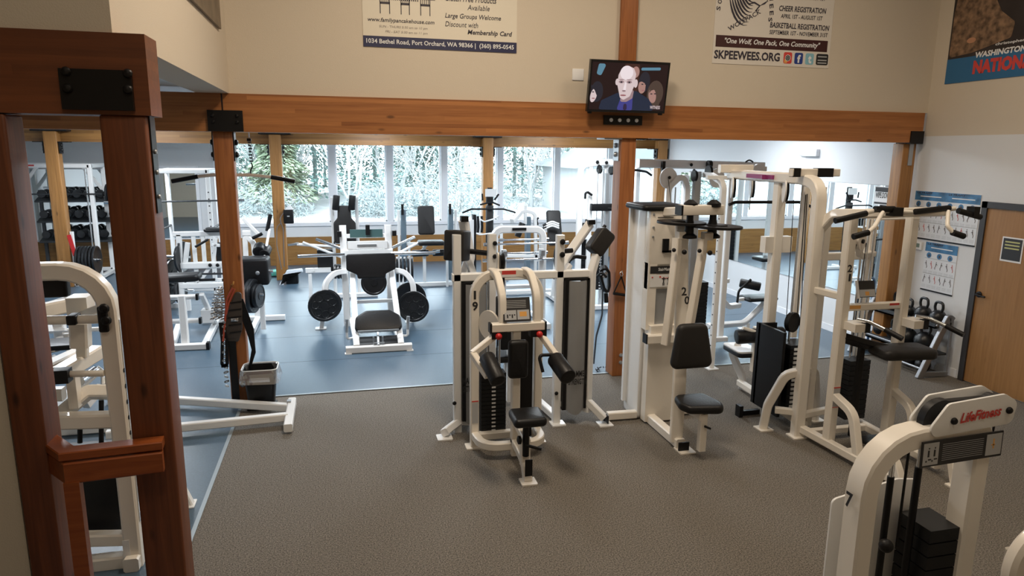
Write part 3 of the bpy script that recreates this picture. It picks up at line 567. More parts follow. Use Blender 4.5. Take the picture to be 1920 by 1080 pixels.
t.p('pad_post', CRM, tube([(4.30, 6.35, .3), (4.30, 6.35, .80)], .06), tube([(4.30, 6.30, .74), (4.12, 6.33, .80)], .04, rnd=True)); t.p('roller_pad', BLK, roller(Y_(1380, 632, 6.38), Y_(1425, 628, 6.33), .16)); t.p('roller_pad', BLK, roller((4.36, 6.3, .73), (4.58, 6.28, .73), .15))
t.p('seat', WHT, pad((4.27, 6.55, .50), (1, -.05, 0), (0, 1, 0), .27, .40, .02, .005)); t.p('seat_base', BLK, pad((4.27, 6.55, .45), (1, -.05, 0), (0, 1, 0), .27, .40, .05, .01), label='black underside of the pale seat')
t.p('warning_label', LBK, box(4.40, 4.44, 6.20, 6.205, .71, .75))

# ------------------------------------------------------------------ machine 21, chin and dip
t = Thing('assisted_dip_machine', 'cream chin-up and dip machine numbered 21 with black knee pad, in front of kettlebells', 'exercise machine', (4.5, 4.9, 0))
FR = [tube([(x, 4.98, .06), (x, 4.98, 2.12)], .085) for x in (4.20, 4.82)] + [tube([(x, 5.42, .06), (x, 5.42, 2.1)], .075) for x in (4.30, 4.80)]
FR += [tube([(4.17, 5.34, 1.95), (4.20, 5.20, 2.12), (4.22, 4.9, 2.14), (4.98, 4.80, 2.16)], .075, r=.14), tube([(4.82, 5.42, 2.06), (4.82, 4.94, 2.12)], .07), tube([(4.25, 5.42, 1.7), (4.82, 5.42, 1.7)], .07)]
FR += [tube([(4.2, 4.98, 1.32), (4.82, 4.98, 1.32)], .06), tube([(4.14, 5.32, 1.42), (4.25, 5.0, 1.40)], .06), tube([(4.15, 5.36, .08), (4.22, 4.2, .08)], .07), tube([(4.80, 5.4, .08), (4.78, 4.36, .08)], .07), tube([(4.16, 5.2, .08), (4.8, 5.2, .08)], .06), tube([(4.2, 4.74, .08), (4.8, 4.74, .08)], .06)]
t.p('frame', CRM, *FR)
t.p('curved_brace', CRM, tube([(4.20, 4.95, .52), (4.205, 4.72, .45), (4.21, 4.62, .1)], .07, r=.15)); t.p('curved_brace', CRM, tube([(4.82, 4.95, .52), (4.81, 4.72, .45), (4.80, 4.62, .1)], .07, r=.15)); t.p('step_frame', CRM, tube([(4.36, 4.55, .08), (4.36, 4.55, .26), (4.50, 4.55, .28), (4.60, 4.55, .28)], .05, r=.1))
t.p('front_leg', CRM, tube([(4.79, 4.42, .30), (4.77, 4.24, .25), (4.75, 4.14, .0)], .065, .065, .2)); t.p('front_leg', CRM, tube([(4.22, 4.42, .30), (4.22, 4.24, .25), (4.22, 4.12, .0)], .065, .065, .2))
for x, y in ((4.75, 4.12), (4.22, 4.10)): t.p('foot_plate', CRM, foot(x, y, .14))
t.p('step', BLP, box(4.36, 4.74, 4.66, 4.86, .14, .17, .02), label='black ribbed foot step')
t.p('knee_pad', BRV, pad((4.71, 4.80, .90), (1, -.12, 0), (.1, 1, 0), .50, .30, .09, .035, .06)); t.p('knee_pad_arm', BLP, tube([(4.2, 5.0, 1.06), (4.4, 4.95, 1.0), (4.72, 4.88, .92)], .10, .06, .05)); t.p('lever_post', BLP, tube([(4.46, 5.0, .1), (4.48, 5.02, .95)], .05))
st = stack(t, 4.56, 4.78, 5.22, 5.38, .16, .74, 12); t.p('guide_rod', CHR, *[rod((x, 5.3, .74), (x, 5.3, 2.05), .02) for x in (4.61, 4.67, 4.73)]); t.p('shock', BLP, rod((4.50, 5.35, 1.05), (4.50, 5.35, 1.32), .06))
t.p('cam', CRM, disc((4.55, 5.25, 1.86), (.5, -1, 0), .085, .035), tube([(4.55, 5.27, 1.80), (4.6, 5.3, 1.72), (4.82, 5.38, 1.72)], .05, r=.05)); t.p('cam_hub', BLP, disc((4.545, 5.235, 1.86), (.5, -1, 0), .02, .045)); t.p('cable', BLP, wire([(4.48, 5.22, 1.84), (4.30, 5.1, 1.40)], .010), wire([(4.62, 5.26, 1.84), (4.6, 5.28, .8)], .008))
P = Y_(1612, 558, 4.95); Q = Y_(1657, 556, 4.95)
M = frame(P, Q-P, (-.06, .3, 1))
pl = t.p('placard', BLP, q(0, 0, .165, .145, -.02, 0, M=M)); t.p('placard_face', LBK, q(.004, .07, .161, .14, 0, .002, M=M), parent=pl); t.p('placard_print', LBG, q(.004, .005, .161, .068, 0, .002, M=M), parent=pl); t.p('placard_print', LBO, q(.06, .015, .10, .05, .002, .003, M=M), parent=pl)
t.p('placard_frame', LBL, q(-.012, -.008, 0, .15, -.022, .002, M=M)); t.p('warning_label', LBR, box(4.66, 4.76, 4.947, 4.949, 1.325, 1.345)); t.p('warning_label', LBL, box(4.66, 4.76, 4.947, 4.949, 1.30, 1.325)); t.p('maker_label', LBO, box(4.25, 4.36, 4.947, 4.949, 1.31, 1.34)); t.p('side_label', LBR, box(4.165, 4.235, 4.935, 4.937, .60, .61), box(4.168, 4.232, 4.935, 4.937, .42, .425)); t.p('side_label', LBG, box(4.168, 4.232, 4.935, 4.937, .43, .595))
# dip arms
for x, x2 in ((4.24, 4.30), (4.84, 4.92)):
    t.p('arm_block', CRM, box(x-.04, x+.10, 4.80, 4.96, 1.14, 1.21)); t.p('end_cap', BLP, box(x+.06, x+.105, 4.79, 4.85, 1.135, 1.215)); t.p('dip_bar', CHR, tube([(x+.02, 4.86, 1.24), (x2+.03, 4.80, 1.23), (x2+.13, 4.60, 1.16)], .034, rnd=True, r=.05)); t.p('hand_grip', BLP, rod((x2+.09, 4.68, 1.19), (x2+.15, 4.55, 1.14), .045))
# chin handles
for A, B in (((1566, 414), (1624, 400)), ((1640, 392), (1676, 392)), ((1716, 397), (1780, 390)), ((1797, 395), (1838, 407)), ((1786, 436), (1807, 443)), ((1600, 444), (1628, 436))):
    Y = 4.78 if A[1] < 430 else 4.62
    t.p('hand_grip', BLP, rod(Y_(*A, Y), Y_(*B, Y), .05))
t.p('chin_bar', CRM, tube([Y_(1600, 404, 4.8), Y_(1644, 394, 4.8), Y_(1714, 399, 4.82), Y_(1790, 391, 4.8)], .04, rnd=True, r=.04), tube([Y_(1778, 396, 4.76), Y_(1776, 424, 4.66), Y_(1790, 438, 4.62)], .035, rnd=True, r=.04), tube([Y_(1655, 398, 4.76), Y_(1640, 425, 4.66), Y_(1625, 438, 4.62)], .035, rnd=True, r=.04)); t.p('joint_block', BLP, box(5.22, 5.28, 4.75, 4.83, 2.12, 2.20)); t.p('joint_block', BLP, box(4.40, 4.50, 4.75, 4.83, 2.13, 2.20))
t.text('2', LBK, (4.175, 4.935, 1.64), (1, 0, 0), (0, 0, 1), .045, .065, bold=.03, name='number_two'); t.text('1', LBK, (4.195, 4.935, 1.56), (1, 0, 0), (0, 0, 1), .022, .065, bold=.03, name='number_one')

# ------------------------------------------------------------------ machine 7, lower right
Y7 = 2.22
def P7(x, y, d=0): v = Y_(x, y, Y7); return Vector((v.x, v.y+d, v.z))
t = Thing('cable_column_machine', 'cream arched weight machine numbered 7 with red script logo, nearest at lower right', 'exercise machine', (2.3, 2.25, 0))
a, b = P7(1636, 900, .05), P7(1845, 840, .05); zt = P7(1700, 830).z; zr = P7(1850, 800).z
t.p('frame', CRM, tube([(a.x+.0, Y7+.05, 0), (a.x+.0, Y7+.05, zt), (b.x, Y7+.05, zr-.02), (b.x, Y7+.05, 0)], .11, .085, [.24, .03, .03]))
hp = [P7(*p) for p in ((1725, 823), (1776, 756), (1882, 737), (1905, 752), (1892, 792))]
loc = [(p.x, p.z) for p in hp]; H0 = frame((0, Y7, 0), (1, 0, 0), (0, 0, 1))
for d in (.02, .13):
    t.p('housing_panel', WHT, slab(rpoly(loc, .035), .012, .002, frame((0, Y7-.02+d, 0), (1, 0, 0), (0, 0, 1))))
t.p('pulley', BLP, disc((hp[1].x+.03, Y7+.06, hp[1].z-.10), (0, 1, 0), .095, .04)); t.p('pulley', BLP, disc((hp[3].x-.07, Y7+.06, hp[3].z-.03), (0, 1, 0), .05, .04)); t.p('belt', BLP, box(hp[1].x+.02, hp[3].x-.06, Y7+.045, Y7+.075, hp[1].z-.02, hp[1].z-.012))
t.p('bolt', BLP, *bolts_y([P7(1783, 787, -.012), P7(1886, 767, -.012)], .016)); 
a1 = P7(1796, 790, -.016)
t.text('LifeFitness', LBR, a1+Vector((-.005, 0, -.004)), (1, 0, .09), (0, 0, 1), .215, .046, shear=.35, bold=.03, name='logo')
c0, c1 = P7(1722, 874), P7(1868, 851)
PM = frame((c0.x-.008, Y7-.012, c0.z+.0), c1-c0, (0, 0, 1)); pw = (c1-c0).length
pl = t.p('placard', LBK, q(0, 0, pw+.012, .115, 0, .006, M=PM)); t.p('placard_panel', LBG, q(.008, .008, .085, .107, .006, .007, M=PM), q(pw-.075, .01, pw+.006, .107, .006, .007, M=PM), parent=pl)
t.p('placard_figure', LBK, *[s for x in (.03, .06) for s in (q(x, .045, x+.009, .075, .007, .0075, M=PM), q(x+.004, .03, x+.02, .036, .007, .0075, M=PM), q(x-.008, .022, x-.002, .03, .007, .0075, M=PM), q(x+.003, .08, x+.009, .087, .007, .0075, M=PM))], parent=pl)
t.p('placard_figure', LBO, q(pw-.04, .04, pw-.033, .085, .007, .0075, M=PM), q(pw-.048, .055, pw-.028, .06, .007, .0075, M=PM), parent=pl); t.p('placard_text', LBG, *[q(.105, .02+.009*i, pw-.09, .0215+.009*i, .006, .0065, M=PM) for i in range(9)], parent=pl)
x0 = P7(1712, 1000).x
t.p('guide_rod', CHR, rod((P7(1706, 900).x, Y7+.1, .9), (P7(1706, 900).x, Y7+.1, zt), .022), rod((P7(1757, 900).x, Y7+.1, .9), (P7(1757, 900).x, Y7+.1, zt), .022)); t.p('guide_bumper', BLP, rod((P7(1706, 900).x, Y7+.1, .3), (P7(1706, 900).x, Y7+.1, 1.24), .03), rod((P7(1757, 900).x, Y7+.1, .3), (P7(1757, 900).x, Y7+.1, 1.27), .032))
t.p('cable', BLP, wire([(P7(1730, 900).x, Y7+.09, .9), (P7(1730, 900).x, Y7+.09, zt)], .012), wire([P7(1886, 795, .05), P7(1850, 960, .05), P7(1820, 1080, .05)], .010))
s0 = P7(1760, 1000); s1 = P7(1815, 1000); zz = P7(1780, 995).z
stack(t, s0.x-.02, s1.x-.015, Y7+.02, Y7+.2, .15, zz, 13); t.p('rear_shroud', WHT, slab(rpoly([(0, 0), (.47, 0), (.47, 1.07), (.35, 1.085), (0, 1.02)], .03), .012, .002, frame((a.x+.03, Y7+.26, .05), (1, 0, 0), (0, 0, 1))))
t.p('bumper', BLP, sphere((a.x+.16, Y7+.05, .94), .03))
p7 = P7(1608, 972)
t.text('7', LBK, (a.x-.0555, Y7+.075, p7.z+.02), (0, -1, 0), (0, 0, 1), .04, .07, bold=.03, name='number_seven')
t.p('base', CRM, tube([(a.x, Y7+.05, .05), (b.x, Y7+.05, .05)], .08), tube([(a.x, Y7-.3, .05), (a.x, Y7+.6, .05)], .08), tube([(b.x, Y7-.3, .05), (b.x, Y7+.6, .05)], .08))
# ------------------------------------------------------------------ wheel machine cut by the right edge
c = Y_(1962, 1062, 1.85); 
t = Thing('cam_wheel_machine', 'cream machine with large round cam disc cut by the lower right edge', 'exercise machine', (c.x+.1, 1.95, 0))
t.p('cam_disc', CRM, lathe([(.13, -.03), (.185, -.03), (.20, -.015), (.20, .015), (.185, .03), (.13, .03), (.13, -.03)], c, (0, 1, 0), 48), lathe([(.01, -.02), (.10, -.02), (.10, .02), (.01, .02)], c, (0, 1, 0), 40)); t.p('cam_groove', BLP, lathe([(.10, -.012), (.132, -.012), (.132, .012), (.10, .012), (.10, -.012)], c, (0, 1, 0), 40))
t.p('warning_label', LBR, box(c.x-.115, c.x-.07, c.y-.0315, c.y-.0305, c.z+.125, c.z+.14)); t.p('frame', CRM, tube([(c.x, c.y+.1, 0), (c.x, c.y+.1, c.z)], .09), tube([(c.x, c.y+.1, c.z), (c.x, c.y-.02, c.z)], .07), tube([(c.x-.3, c.y+.1, .05), (c.x+.5, c.y+.1, .05)], .09)); t.p('hub', CRM, disc((c.x, c.y-.03, c.z), (0, 1, 0), .05, .05)); t.p('seat', BLK, pad((c.x+.4, c.y+.1, .45), (1, 0, 0), (0, 1, 0), .35, .35, .08)); t.p('seat_post', CRM, tube([(c.x+.4, c.y+.1, 0), (c.x+.4, c.y+.1, .45)], .08))
# ------------------------------------------------------------------ things on the walls
NAVY = mat('navy banner print', (.018, .02, .07), .5); MARN = mat('dark maroon banner print', (.05, .012, .012), .5)
BNR = mat('banner vinyl', (.74, .68, .56), .5); BNW = mat('white banner vinyl', (.72, .67, .60), .5)
INK = mat('dark ink', (.03, .025, .04), .6); INKG = mat('faded ink', (.30, .26, .24), .6)
WY = 7.34
def wp(x, y): v = Y_(x, y, WY); return v.x, v.z
def wtext(t, s, m_, x0, x1, z0, z1, y=WY-.009, **k): return t.text(s, m_, (x0, y, z0), (1, 0, 0), (0, 0, 1), x1-x0, z1-z0, **k)
t = Thing('banner', 'cream restaurant banner with a navy address strip, left on the beige wall', 'banner', (1.06, WY, 3.62))
t.p('sheet', BNR, box(.28, 1.85, WY-.006, WY-.001, 3.63, 4.62)); t.p('address_strip', NAVY, box(.28, 1.85, WY-.008, WY-.006, 3.63, 3.735))
wtext(t, '1034 Bethel Road, Port Orchard, WA 98366 |  (360) 895-0545', LBL, .31, 1.82, 3.652, 3.71, bold=.015)
wtext(t, 'www.familypancakehouse.com', INK, .33, .99, 3.86, 3.91, shear=.2, bold=.01); wtext(t, 'SUN - THURS 5:30 am to 10 pm', INKG, .44, .92, 3.812, 3.84, shear=.1); wtext(t, 'FRI - SAT 5:30 am to 11 pm', INKG, .50, .92, 3.765, 3.793, shear=.1)
wtext(t, 'Gluten Free Products', INK, 1.10, 1.63, 4.105, 4.165, shear=.2, bold=.01); wtext(t, 'Available', INK, 1.33, 1.56, 4.03, 4.08, shear=.2); wtext(t, 'Large Groups Welcome', INK, 1.10, 1.68, 3.93, 3.99, shear=.2, bold=.008); wtext(t, 'Discount with', INK, 1.10, 1.44, 3.86, 3.91, shear=.2); wtext(t, 'Membership Card', INK, 1.33, 1.80, 3.78, 3.84, shear=.2, bold=.02)
def wbox(x0, x1, z0, z1): return box(x0, x1, WY-.009, WY-.007, z0, z1)
S = []
for cx, w_ in ((.50, .10), (.70, .09), (.90, .10)):      # chairs round a checked table
    S += [wbox(cx-w_/2, cx-w_/2+.008, 3.95, 4.10), wbox(cx+w_/2-.008, cx+w_/2, 3.95, 4.10), wbox(cx-w_/2, cx+w_/2, 4.04, 4.06)]
    S += [wbox(cx-w_/2+.02*i, cx-w_/2+.02*i+.006, 4.06, 4.16) for i in range(1, 5)]
t.p('table_drawing', INK, *S, *[wbox(.56+.02*i, .57+.02*i, 4.08+(.02*(j % 2)), 4.095+(.02*(j % 2))) for i in range(14) for j in range(2)], wbox(.56, .85, 4.12, 4.14), wbox(.38, 1.0, 4.10, 4.104))
t = Thing('banner', 'white youth sports banner with a wolf head and registration dates', 'banner', (4.85, WY, 3.6))
x0, x1 = 4.12, 5.64
t.p('sheet', BNW, box(x0, x1, WY-.006, WY-.001, 3.62, 4.75)); t.p('slogan_strip', MARN, box(x0+.03, x1-.04, WY-.008, WY-.006, 3.80, 3.925))
wtext(t, '"One Wolf, One Pack, One Community"', LBL, x0+.14, x1-.14, 3.825, 3.90, shear=.25, bold=.02); wtext(t, 'SKPEEWEES.ORG', INK, x0+.02, x0+.86, 3.67, 3.765, bold=.03)
wtext(t, 'CHEER REGISTRATION', INK, x0+.80, x0+1.42, 4.22, 4.28, shear=.15, bold=.02); wtext(t, 'APRIL 1ST - AUGUST 1ST', INK, x0+.83, x0+1.38, 4.145, 4.19, shear=.15, bold=.01); wtext(t, 'APRIL 1ST - AUGUST 1ST', INK, x0+.85, x0+1.40, 4.36, 4.40, shear=.15, bold=.01)
wtext(t, 'BASKETBALL REGISTRATION', INK, x0+.70, x1-.04, 4.035, 4.095, shear=.1, bold=.02); wtext(t, 'SEPTEMBER 1ST - NOVEMBER 31ST', INK, x0+.70, x1-.05, 3.965, 4.01, shear=.1, bold=.01)
for s, px, pz, a in (('S', .06, 4.18, -.1), ('O', .07, 4.25, -.15), ('U', .09, 4.32, -.25), ('T', .12, 4.38, -.35), ('S', .67, 4.14, .1), ('E', .68, 4.21, .15), ('E', .67, 4.28, .25), ('W', .65, 4.35, .4)):
    t.text(s, INK, (x0+px, WY-.009, pz), (math.cos(a+1.57 if px < .3 else a-1.57), 0, math.sin(a+1.57 if px < .3 else a-1.57)), (-math.sin(a+1.57 if px < .3 else a-1.57), 0, math.cos(a+1.57 if px < .3 else a-1.57)), .045, .05, bold=.02)
t.text('WOLFPACK', INK, (x0+.19, WY-.009, 3.97), (1, 0, .55), (-.5, 0, 1), .44, .05, bold=.01)
C0 = (x0+.38, 4.24)
def strip(pts, w0, w1): # tapered flat stroke on the wall
    n = len(pts); V, F = [], []
    for i, (x, z) in enumerate(pts):
        a = pts[max(0, i-1)]; b = pts[min(n-1, i+1)]; dx, dz = b[0]-a[0], b[1]-a[1]; l = math.hypot(dx, dz); w_ = (w0+(w1-w0)*i/(n-1))*math.sin(PI*min(.95, max(.05, i/(n-1))))/2
        V += [Vector((x-dz/l*w_, WY-.0085, z+dx/l*w_)), Vector((x+dz/l*w_, WY-.0085, z-dx/l*w_))]
    for i in range(n-1): F.append((2*i, 2*i+1, 2*i+3, 2*i+2))
    return V, F
st = []
for k in range(9):
    r = .10+.022*k
    st.append(strip([(C0[0]+.06-(r)*math.cos(.5+j*.17-k*.05), C0[1]+.18-.02*k+(.09+.016*k)*math.cos(1.1+j*.28)) for j in range(9)], .03, .018))
st += [strip([(C0[0]+.02, C0[1]+.03), (C0[0]+.10, C0[1]+.05), (C0[0]+.17, C0[1]+.02), (C0[0]+.12, C0[1]-.04), (C0[0]+.17, C0[1]-.02)], .03, .02), strip([(C0[0]+.0, C0[1]+.15), (C0[0]+.12, C0[1]+.17), (C0[0]+.24, C0[1]+.12), (C0[0]+.27, C0[1]+.07)], .03, .02), strip([(C0[0]+.17, C0[1]+.02), (C0[0]+.23, C0[1]+.05), (C0[0]+.27, C0[1]+.08)], .02, .02)]
t.p('wolf_head', INK, *st)
for i, (m_, s) in enumerate(((LBR, None), (mat('blue app badge', (.02, .05, .25), .5), 'f'), (mat('pale blue app badge', (.25, .5, .6), .5), 't'), (LBK, None))):
    a = x0+.91+.145*i; w_ = .11 if i < 3 else .16
    b_ = t.p('badge', m_, slab(rrect(w_, .125, .02), .002, 0, frame((a+w_/2, WY-.006, 3.715), (1, 0, 0), (0, 0, 1))))
    if s: t.text(s, LBL, (a+.035, WY-.0095, 3.665), (1, 0, 0), (0, 0, 1), .045, .09, bold=.04, parent=b_)
    elif i == 0: t.p('camera_ring', LBL, *[lathe([(.03, 0), (.036, 0), (.036, .001), (.03, .001), (.03, 0)], (a+.055, WY-.0085, 3.715), (0, -1, 0), 20), lathe([(.013, 0), (.017, 0), (.017, .001), (.013, .001), (.013, 0)], (a+.055, WY-.0085, 3.715), (0, -1, 0), 16)], parent=b_); t.p('orange_patch', LBO, box(a+.01, a+.05, WY-.0084, WY-.008, 3.66, 3.70), parent=b_)
    else: t.p('badge_text', LBG, *[box(a+.02, a+.14, WY-.0092, WY-.008, z, z+.012) for z in (3.67, 3.70, 3.74)], parent=b_)
# banner on the right wall
t = Thing('banner', 'dark recruiting banner with a soldier and blue bottom band, on the right wall', 'banner', (XR, 6.2, 3.46))
y1 = 7.13; k = XR-.008
t.p('sheet', mat('black banner print', (.03, .022, .022), .5, noise=(3, .4)), box(XR-.006, XR-.001, 4.9, y1, 3.47, 5.0)); t.p('blue_band', mat('blue banner print', (.025, .14, .30), .5), box(XR-.008, XR-.006, 4.9, y1, 3.47, 3.75))
def rtext(t, s, m_, y0, y1_, z0, z1, **kk): return t.text(s, m_, (XR-.010, y0, z0), (0, -1, 0), (0, 0, 1), y0-y1_, z1-z0, **kk)
rtext(t, 'NATIONAL GUARD', LBR, y1-.37, y1-1.75, 3.545, 3.70, bold=.06); rtext(t, 'WASHINGTON', LBL, y1-.38, y1-1.0, 3.725, 3.79, bold=.04, shear=.1)
rtext(t, 'SGT Christopher Kaha', LBL, y1-.95, y1-1.7, 4.02, 4.07, bold=.02); rtext(t, '360.912', LBL, y1-1.02, y1-1.37, 3.88, 3.95, bold=.03); rtext(t, 'christopher.m.kaha.mil@mail.mil', LBL, y1-.62, y1-1.6, 3.82, 3.86, bold=.02); rtext(t, 'join the elite of your\ncommunity corps', LBG, y1-.93, y1-1.5, 4.22, 4.34)
ts = mat('camouflage print', (.20, .12, .07), .6, noise=(14, .7))
t.p('soldier_picture', ts, slab(rpoly([(0, 0), (.30, .02), (.78, .12), (.80, .28), (.62, .42), (.50, .62), (.46, .9), (.06, .9), (0, .5)], .04), .002, 0, frame((XR-.0065, y1-.02, 3.77), (0, -1, 0), (0, 0, 1))))
t.p('soldier_face', mat('printed skin', (.42, .22, .14), .6), slab([(p[0]*.8, p[1]) for p in circ(.10, 20)], .002, 0, frame((XR-.009, y1-.28, 4.5), (0, -1, 0), (0, 0, 1)))); t.p('soldier_hands', mat('printed skin light', (.5, .25, .14), .6), slab([(p[0], p[1]*.5) for p in circ(.06, 16)], .002, 0, frame((XR-.009, y1-.30, 3.93), (0, -1, 0), (0, 0, 1))))
# corner of a hanging poster on the bulkhead
pa, pb, pc = X_(350, 0, -.99), X_(411, 54, -.99), X_(408, 0, -.99)
t = solo('framed_picture', 'dark brown framed picture on the left bulkhead wall, cut by the top edge', 'picture', mat('brown picture print', (.16, .12, .08), .5, noise=(5, .3)), box(-.996, -.975, 4.6, pb.y+.02, pb.z, pb.z+1.0), loc=(-.99, 5.6, pb.z))
# television
t = Thing('television', 'wall television showing a bald man in a dark suit before an audience', 'television', (3.03, 7.1, 3.04))
A_, B_, D_ = Y_(1114, 110, 6.98), Y_(1261, 119, 7.02), Y_(1104, 206, 7.14)
TVW = .905; TVH = .53
o = Vector((2.575, 7.13, 3.045)); u = Vector((1, .02, 0)); v = Vector((0, -.16, 1))
TM = frame(o, u, v)
def tb(x0, x1, y0, y1, z0, z1, c=0):
    V, F = box(x0, x1, y0, y1, z0, z1); return [TM @ x for x in V], F
t.p('bezel', mat('glossy black bezel', (.01, .01, .012), .2), tb(0, TVW, 0, TVH, -.05, 0), label='glossy black frame'); t.p('wall_arm', BLP, box(2.95, 3.15, 7.12, 7.3, 3.2, 3.35)); t.p('stand_foot', BLP, tb(.02, .06, -.02, .0, -.04, -.01), tb(TVW-.06, TVW-.02, -.02, 0, -.04, -.01))
def em(name, c, e=.9): M_ = mat(name, c, .35, emit=e, spec=.3); M_.node_tree.nodes['Principled BSDF'].inputs['Base Color'].default_value = (.004, .004, .004, 1); return M_
E = {k_: em('screen ' + k_, c) for k_, c in dict(bg=(.018, .008, .008), brown=(.05, .02, .015), suit=(.018, .024, .045), skin=(.62, .50, .50), pale=(.78, .68, .70), shade=(.30, .20, .21), face=(.36, .20, .17), shirt=(.05, .05, .22), tie=(.03, .02, .05), hair=(.022, .02, .028), brownhair=(.07, .045, .035), blue=(.10, .22, .30), lip=(.30, .12, .13)).items()}
sx = TVW-.04; sy = TVH-.05
def sp(n, k_, pts, lv): # pts in unit coordinates of the picture
    O = rpoly([(.02+p[0]*sx, .025+p[1]*sy) for p in pts], .02, 3) if len(pts) < 12 else [(.02+p[0]*sx, .025+p[1]*sy) for p in pts]
    return t.p(n, E[k_], slab(O, .0004, 0, TM @ Matrix.Translation((0, 0, lv*.0006))), smooth=False)
def el(cx, cy, rx, ry, n=24, a=0): return [(cx+rx*math.cos(2*PI*i/n)*math.cos(a)-ry*math.sin(2*PI*i/n)*math.sin(a), cy+rx*math.cos(2*PI*i/n)*math.sin(a)+ry*math.sin(2*PI*i/n)*math.cos(a)) for i in range(n)]
sc_ = t.p('screen', E['bg'], tb(.02, .02+sx, .025, .025+sy, 0, .0005), label='lit screen')
sp('backdrop', 'brown', [(.42, .3), (.62, .3), (.62, .99), (.42, .99)], 1); sp('backdrop', 'blue', [(.64, .86), (.90, .88), (.90, .94), (.64, .92)], 2); sp('backdrop', 'blue', [(.06, .75), (.12, .72), (.18, .97), (.08, .97)], 2)
sp('onlooker_face', 'face', el(.57, .82, .05, .12), 2)
sp('onlooker_hair', 'hair', el(.085, .38, .08, .22), 2); sp('onlooker_face', 'skin', el(.045, .30, .042, .15, a=-.1), 3); sp('onlooker_fringe', 'hair', [(.0, .52), (.07, .50), (.11, .30), (.10, .12), (.085, .30), (.05, .42), (.0, .46)], 5); sp('onlooker_eye', 'hair', el(.035, .37, .014, .012), 4); sp('onlooker_eye', 'hair', el(.08, .38, .016, .013), 4); sp('onlooker_mouth', 'lip', el(.045, .235, .022, .012), 4)
sp('onlooker_hair', 'hair', el(.70, .62, .075, .22), 2); sp('onlooker_face', 'face', el(.675, .52, .052, .15), 3); sp('onlooker_fringe', 'hair', [(.62, .60), (.66, .70), (.72, .68), (.745, .5), (.72, .40), (.72, .58), (.66, .63)], 5); sp('onlooker_eye', 'hair', el(.675, .57, .015, .012), 4); sp('onlooker_eye', 'hair', el(.72, .575, .015, .012), 4); sp('onlooker_mouth', 'lip', el(.69, .44, .02, .01), 4)
sp('onlooker_hair', 'brownhair', el(.86, .38, .11, .28), 4); sp('onlooker_face', 'face', el(.825, .33, .052, .16, a=.1), 5); sp('onlooker_fringe', 'brownhair', [(.77, .36), (.80, .56), (.88, .58), (.94, .38), (.93, .1), (.885, .12), (.885, .36), (.85, .47), (.80, .44)], 7); sp('onlooker_eye', 'hair', el(.81, .37, .016, .012), 6); sp('onlooker_eye', 'hair', el(.86, .375, .016, .012), 6)
sp('suit', 'suit', [(.12, 0), (.15, .20), (.34, .36), (.44, .40), (.60, .42), (.78, .26), (.84, .12), (.86, 0)], 7)
sp('shirt', 'shirt', [(.36, 0), (.40, .25), (.56, .36), (.57, 0)], 8); sp('necktie', 'tie', [(.445, 0), (.45, .14), (.49, .14), (.50, 0)], 9)
sp('neck', 'shade', [(.40, .18), (.40, .4), (.57, .45), (.56, .26), (.48, .18)], 9)
sp('ear', 'skin', el(.335, .60, .022, .07), 9); sp('ear', 'skin', el(.585, .58, .025, .09), 9)
sp('face', 'skin', [(.34, .55), (.345, .75), (.38, .89), (.46, .95), (.54, .90), (.575, .78), (.565, .52), (.52, .30), (.44, .22), (.39, .27)], 10)
sp('forehead', 'pale', el(.45, .80, .085, .15), 11); sp('nose', 'pale', [(.42, .42), (.44, .60), (.46, .60), (.46, .42)], 11); sp('nostril', 'shade', el(.435, .415, .025, .02), 12)
for cx in (.39, .495): sp('eye_socket', 'shade', el(cx, .605, .035, .03), 11); sp('eye', 'hair', el(cx, .60, .012, .018), 12); sp('eyebrow', 'shade', el(cx, .655, .04, .010), 12)
sp('mouth', 'lip', el(.43, .32, .04, .018), 11)
t.text('WITNESS', E['skin'], TM @ Vector((.72, .045, .006)), u, v, .12, .035, bold=.02, name='caption')
solo('cable_outlet', 'small white outlet plate on the beige wall left of the television', 'outlet', LBL, box(2.47, 2.60, WY-.012, WY, 3.38, 3.50, .004))
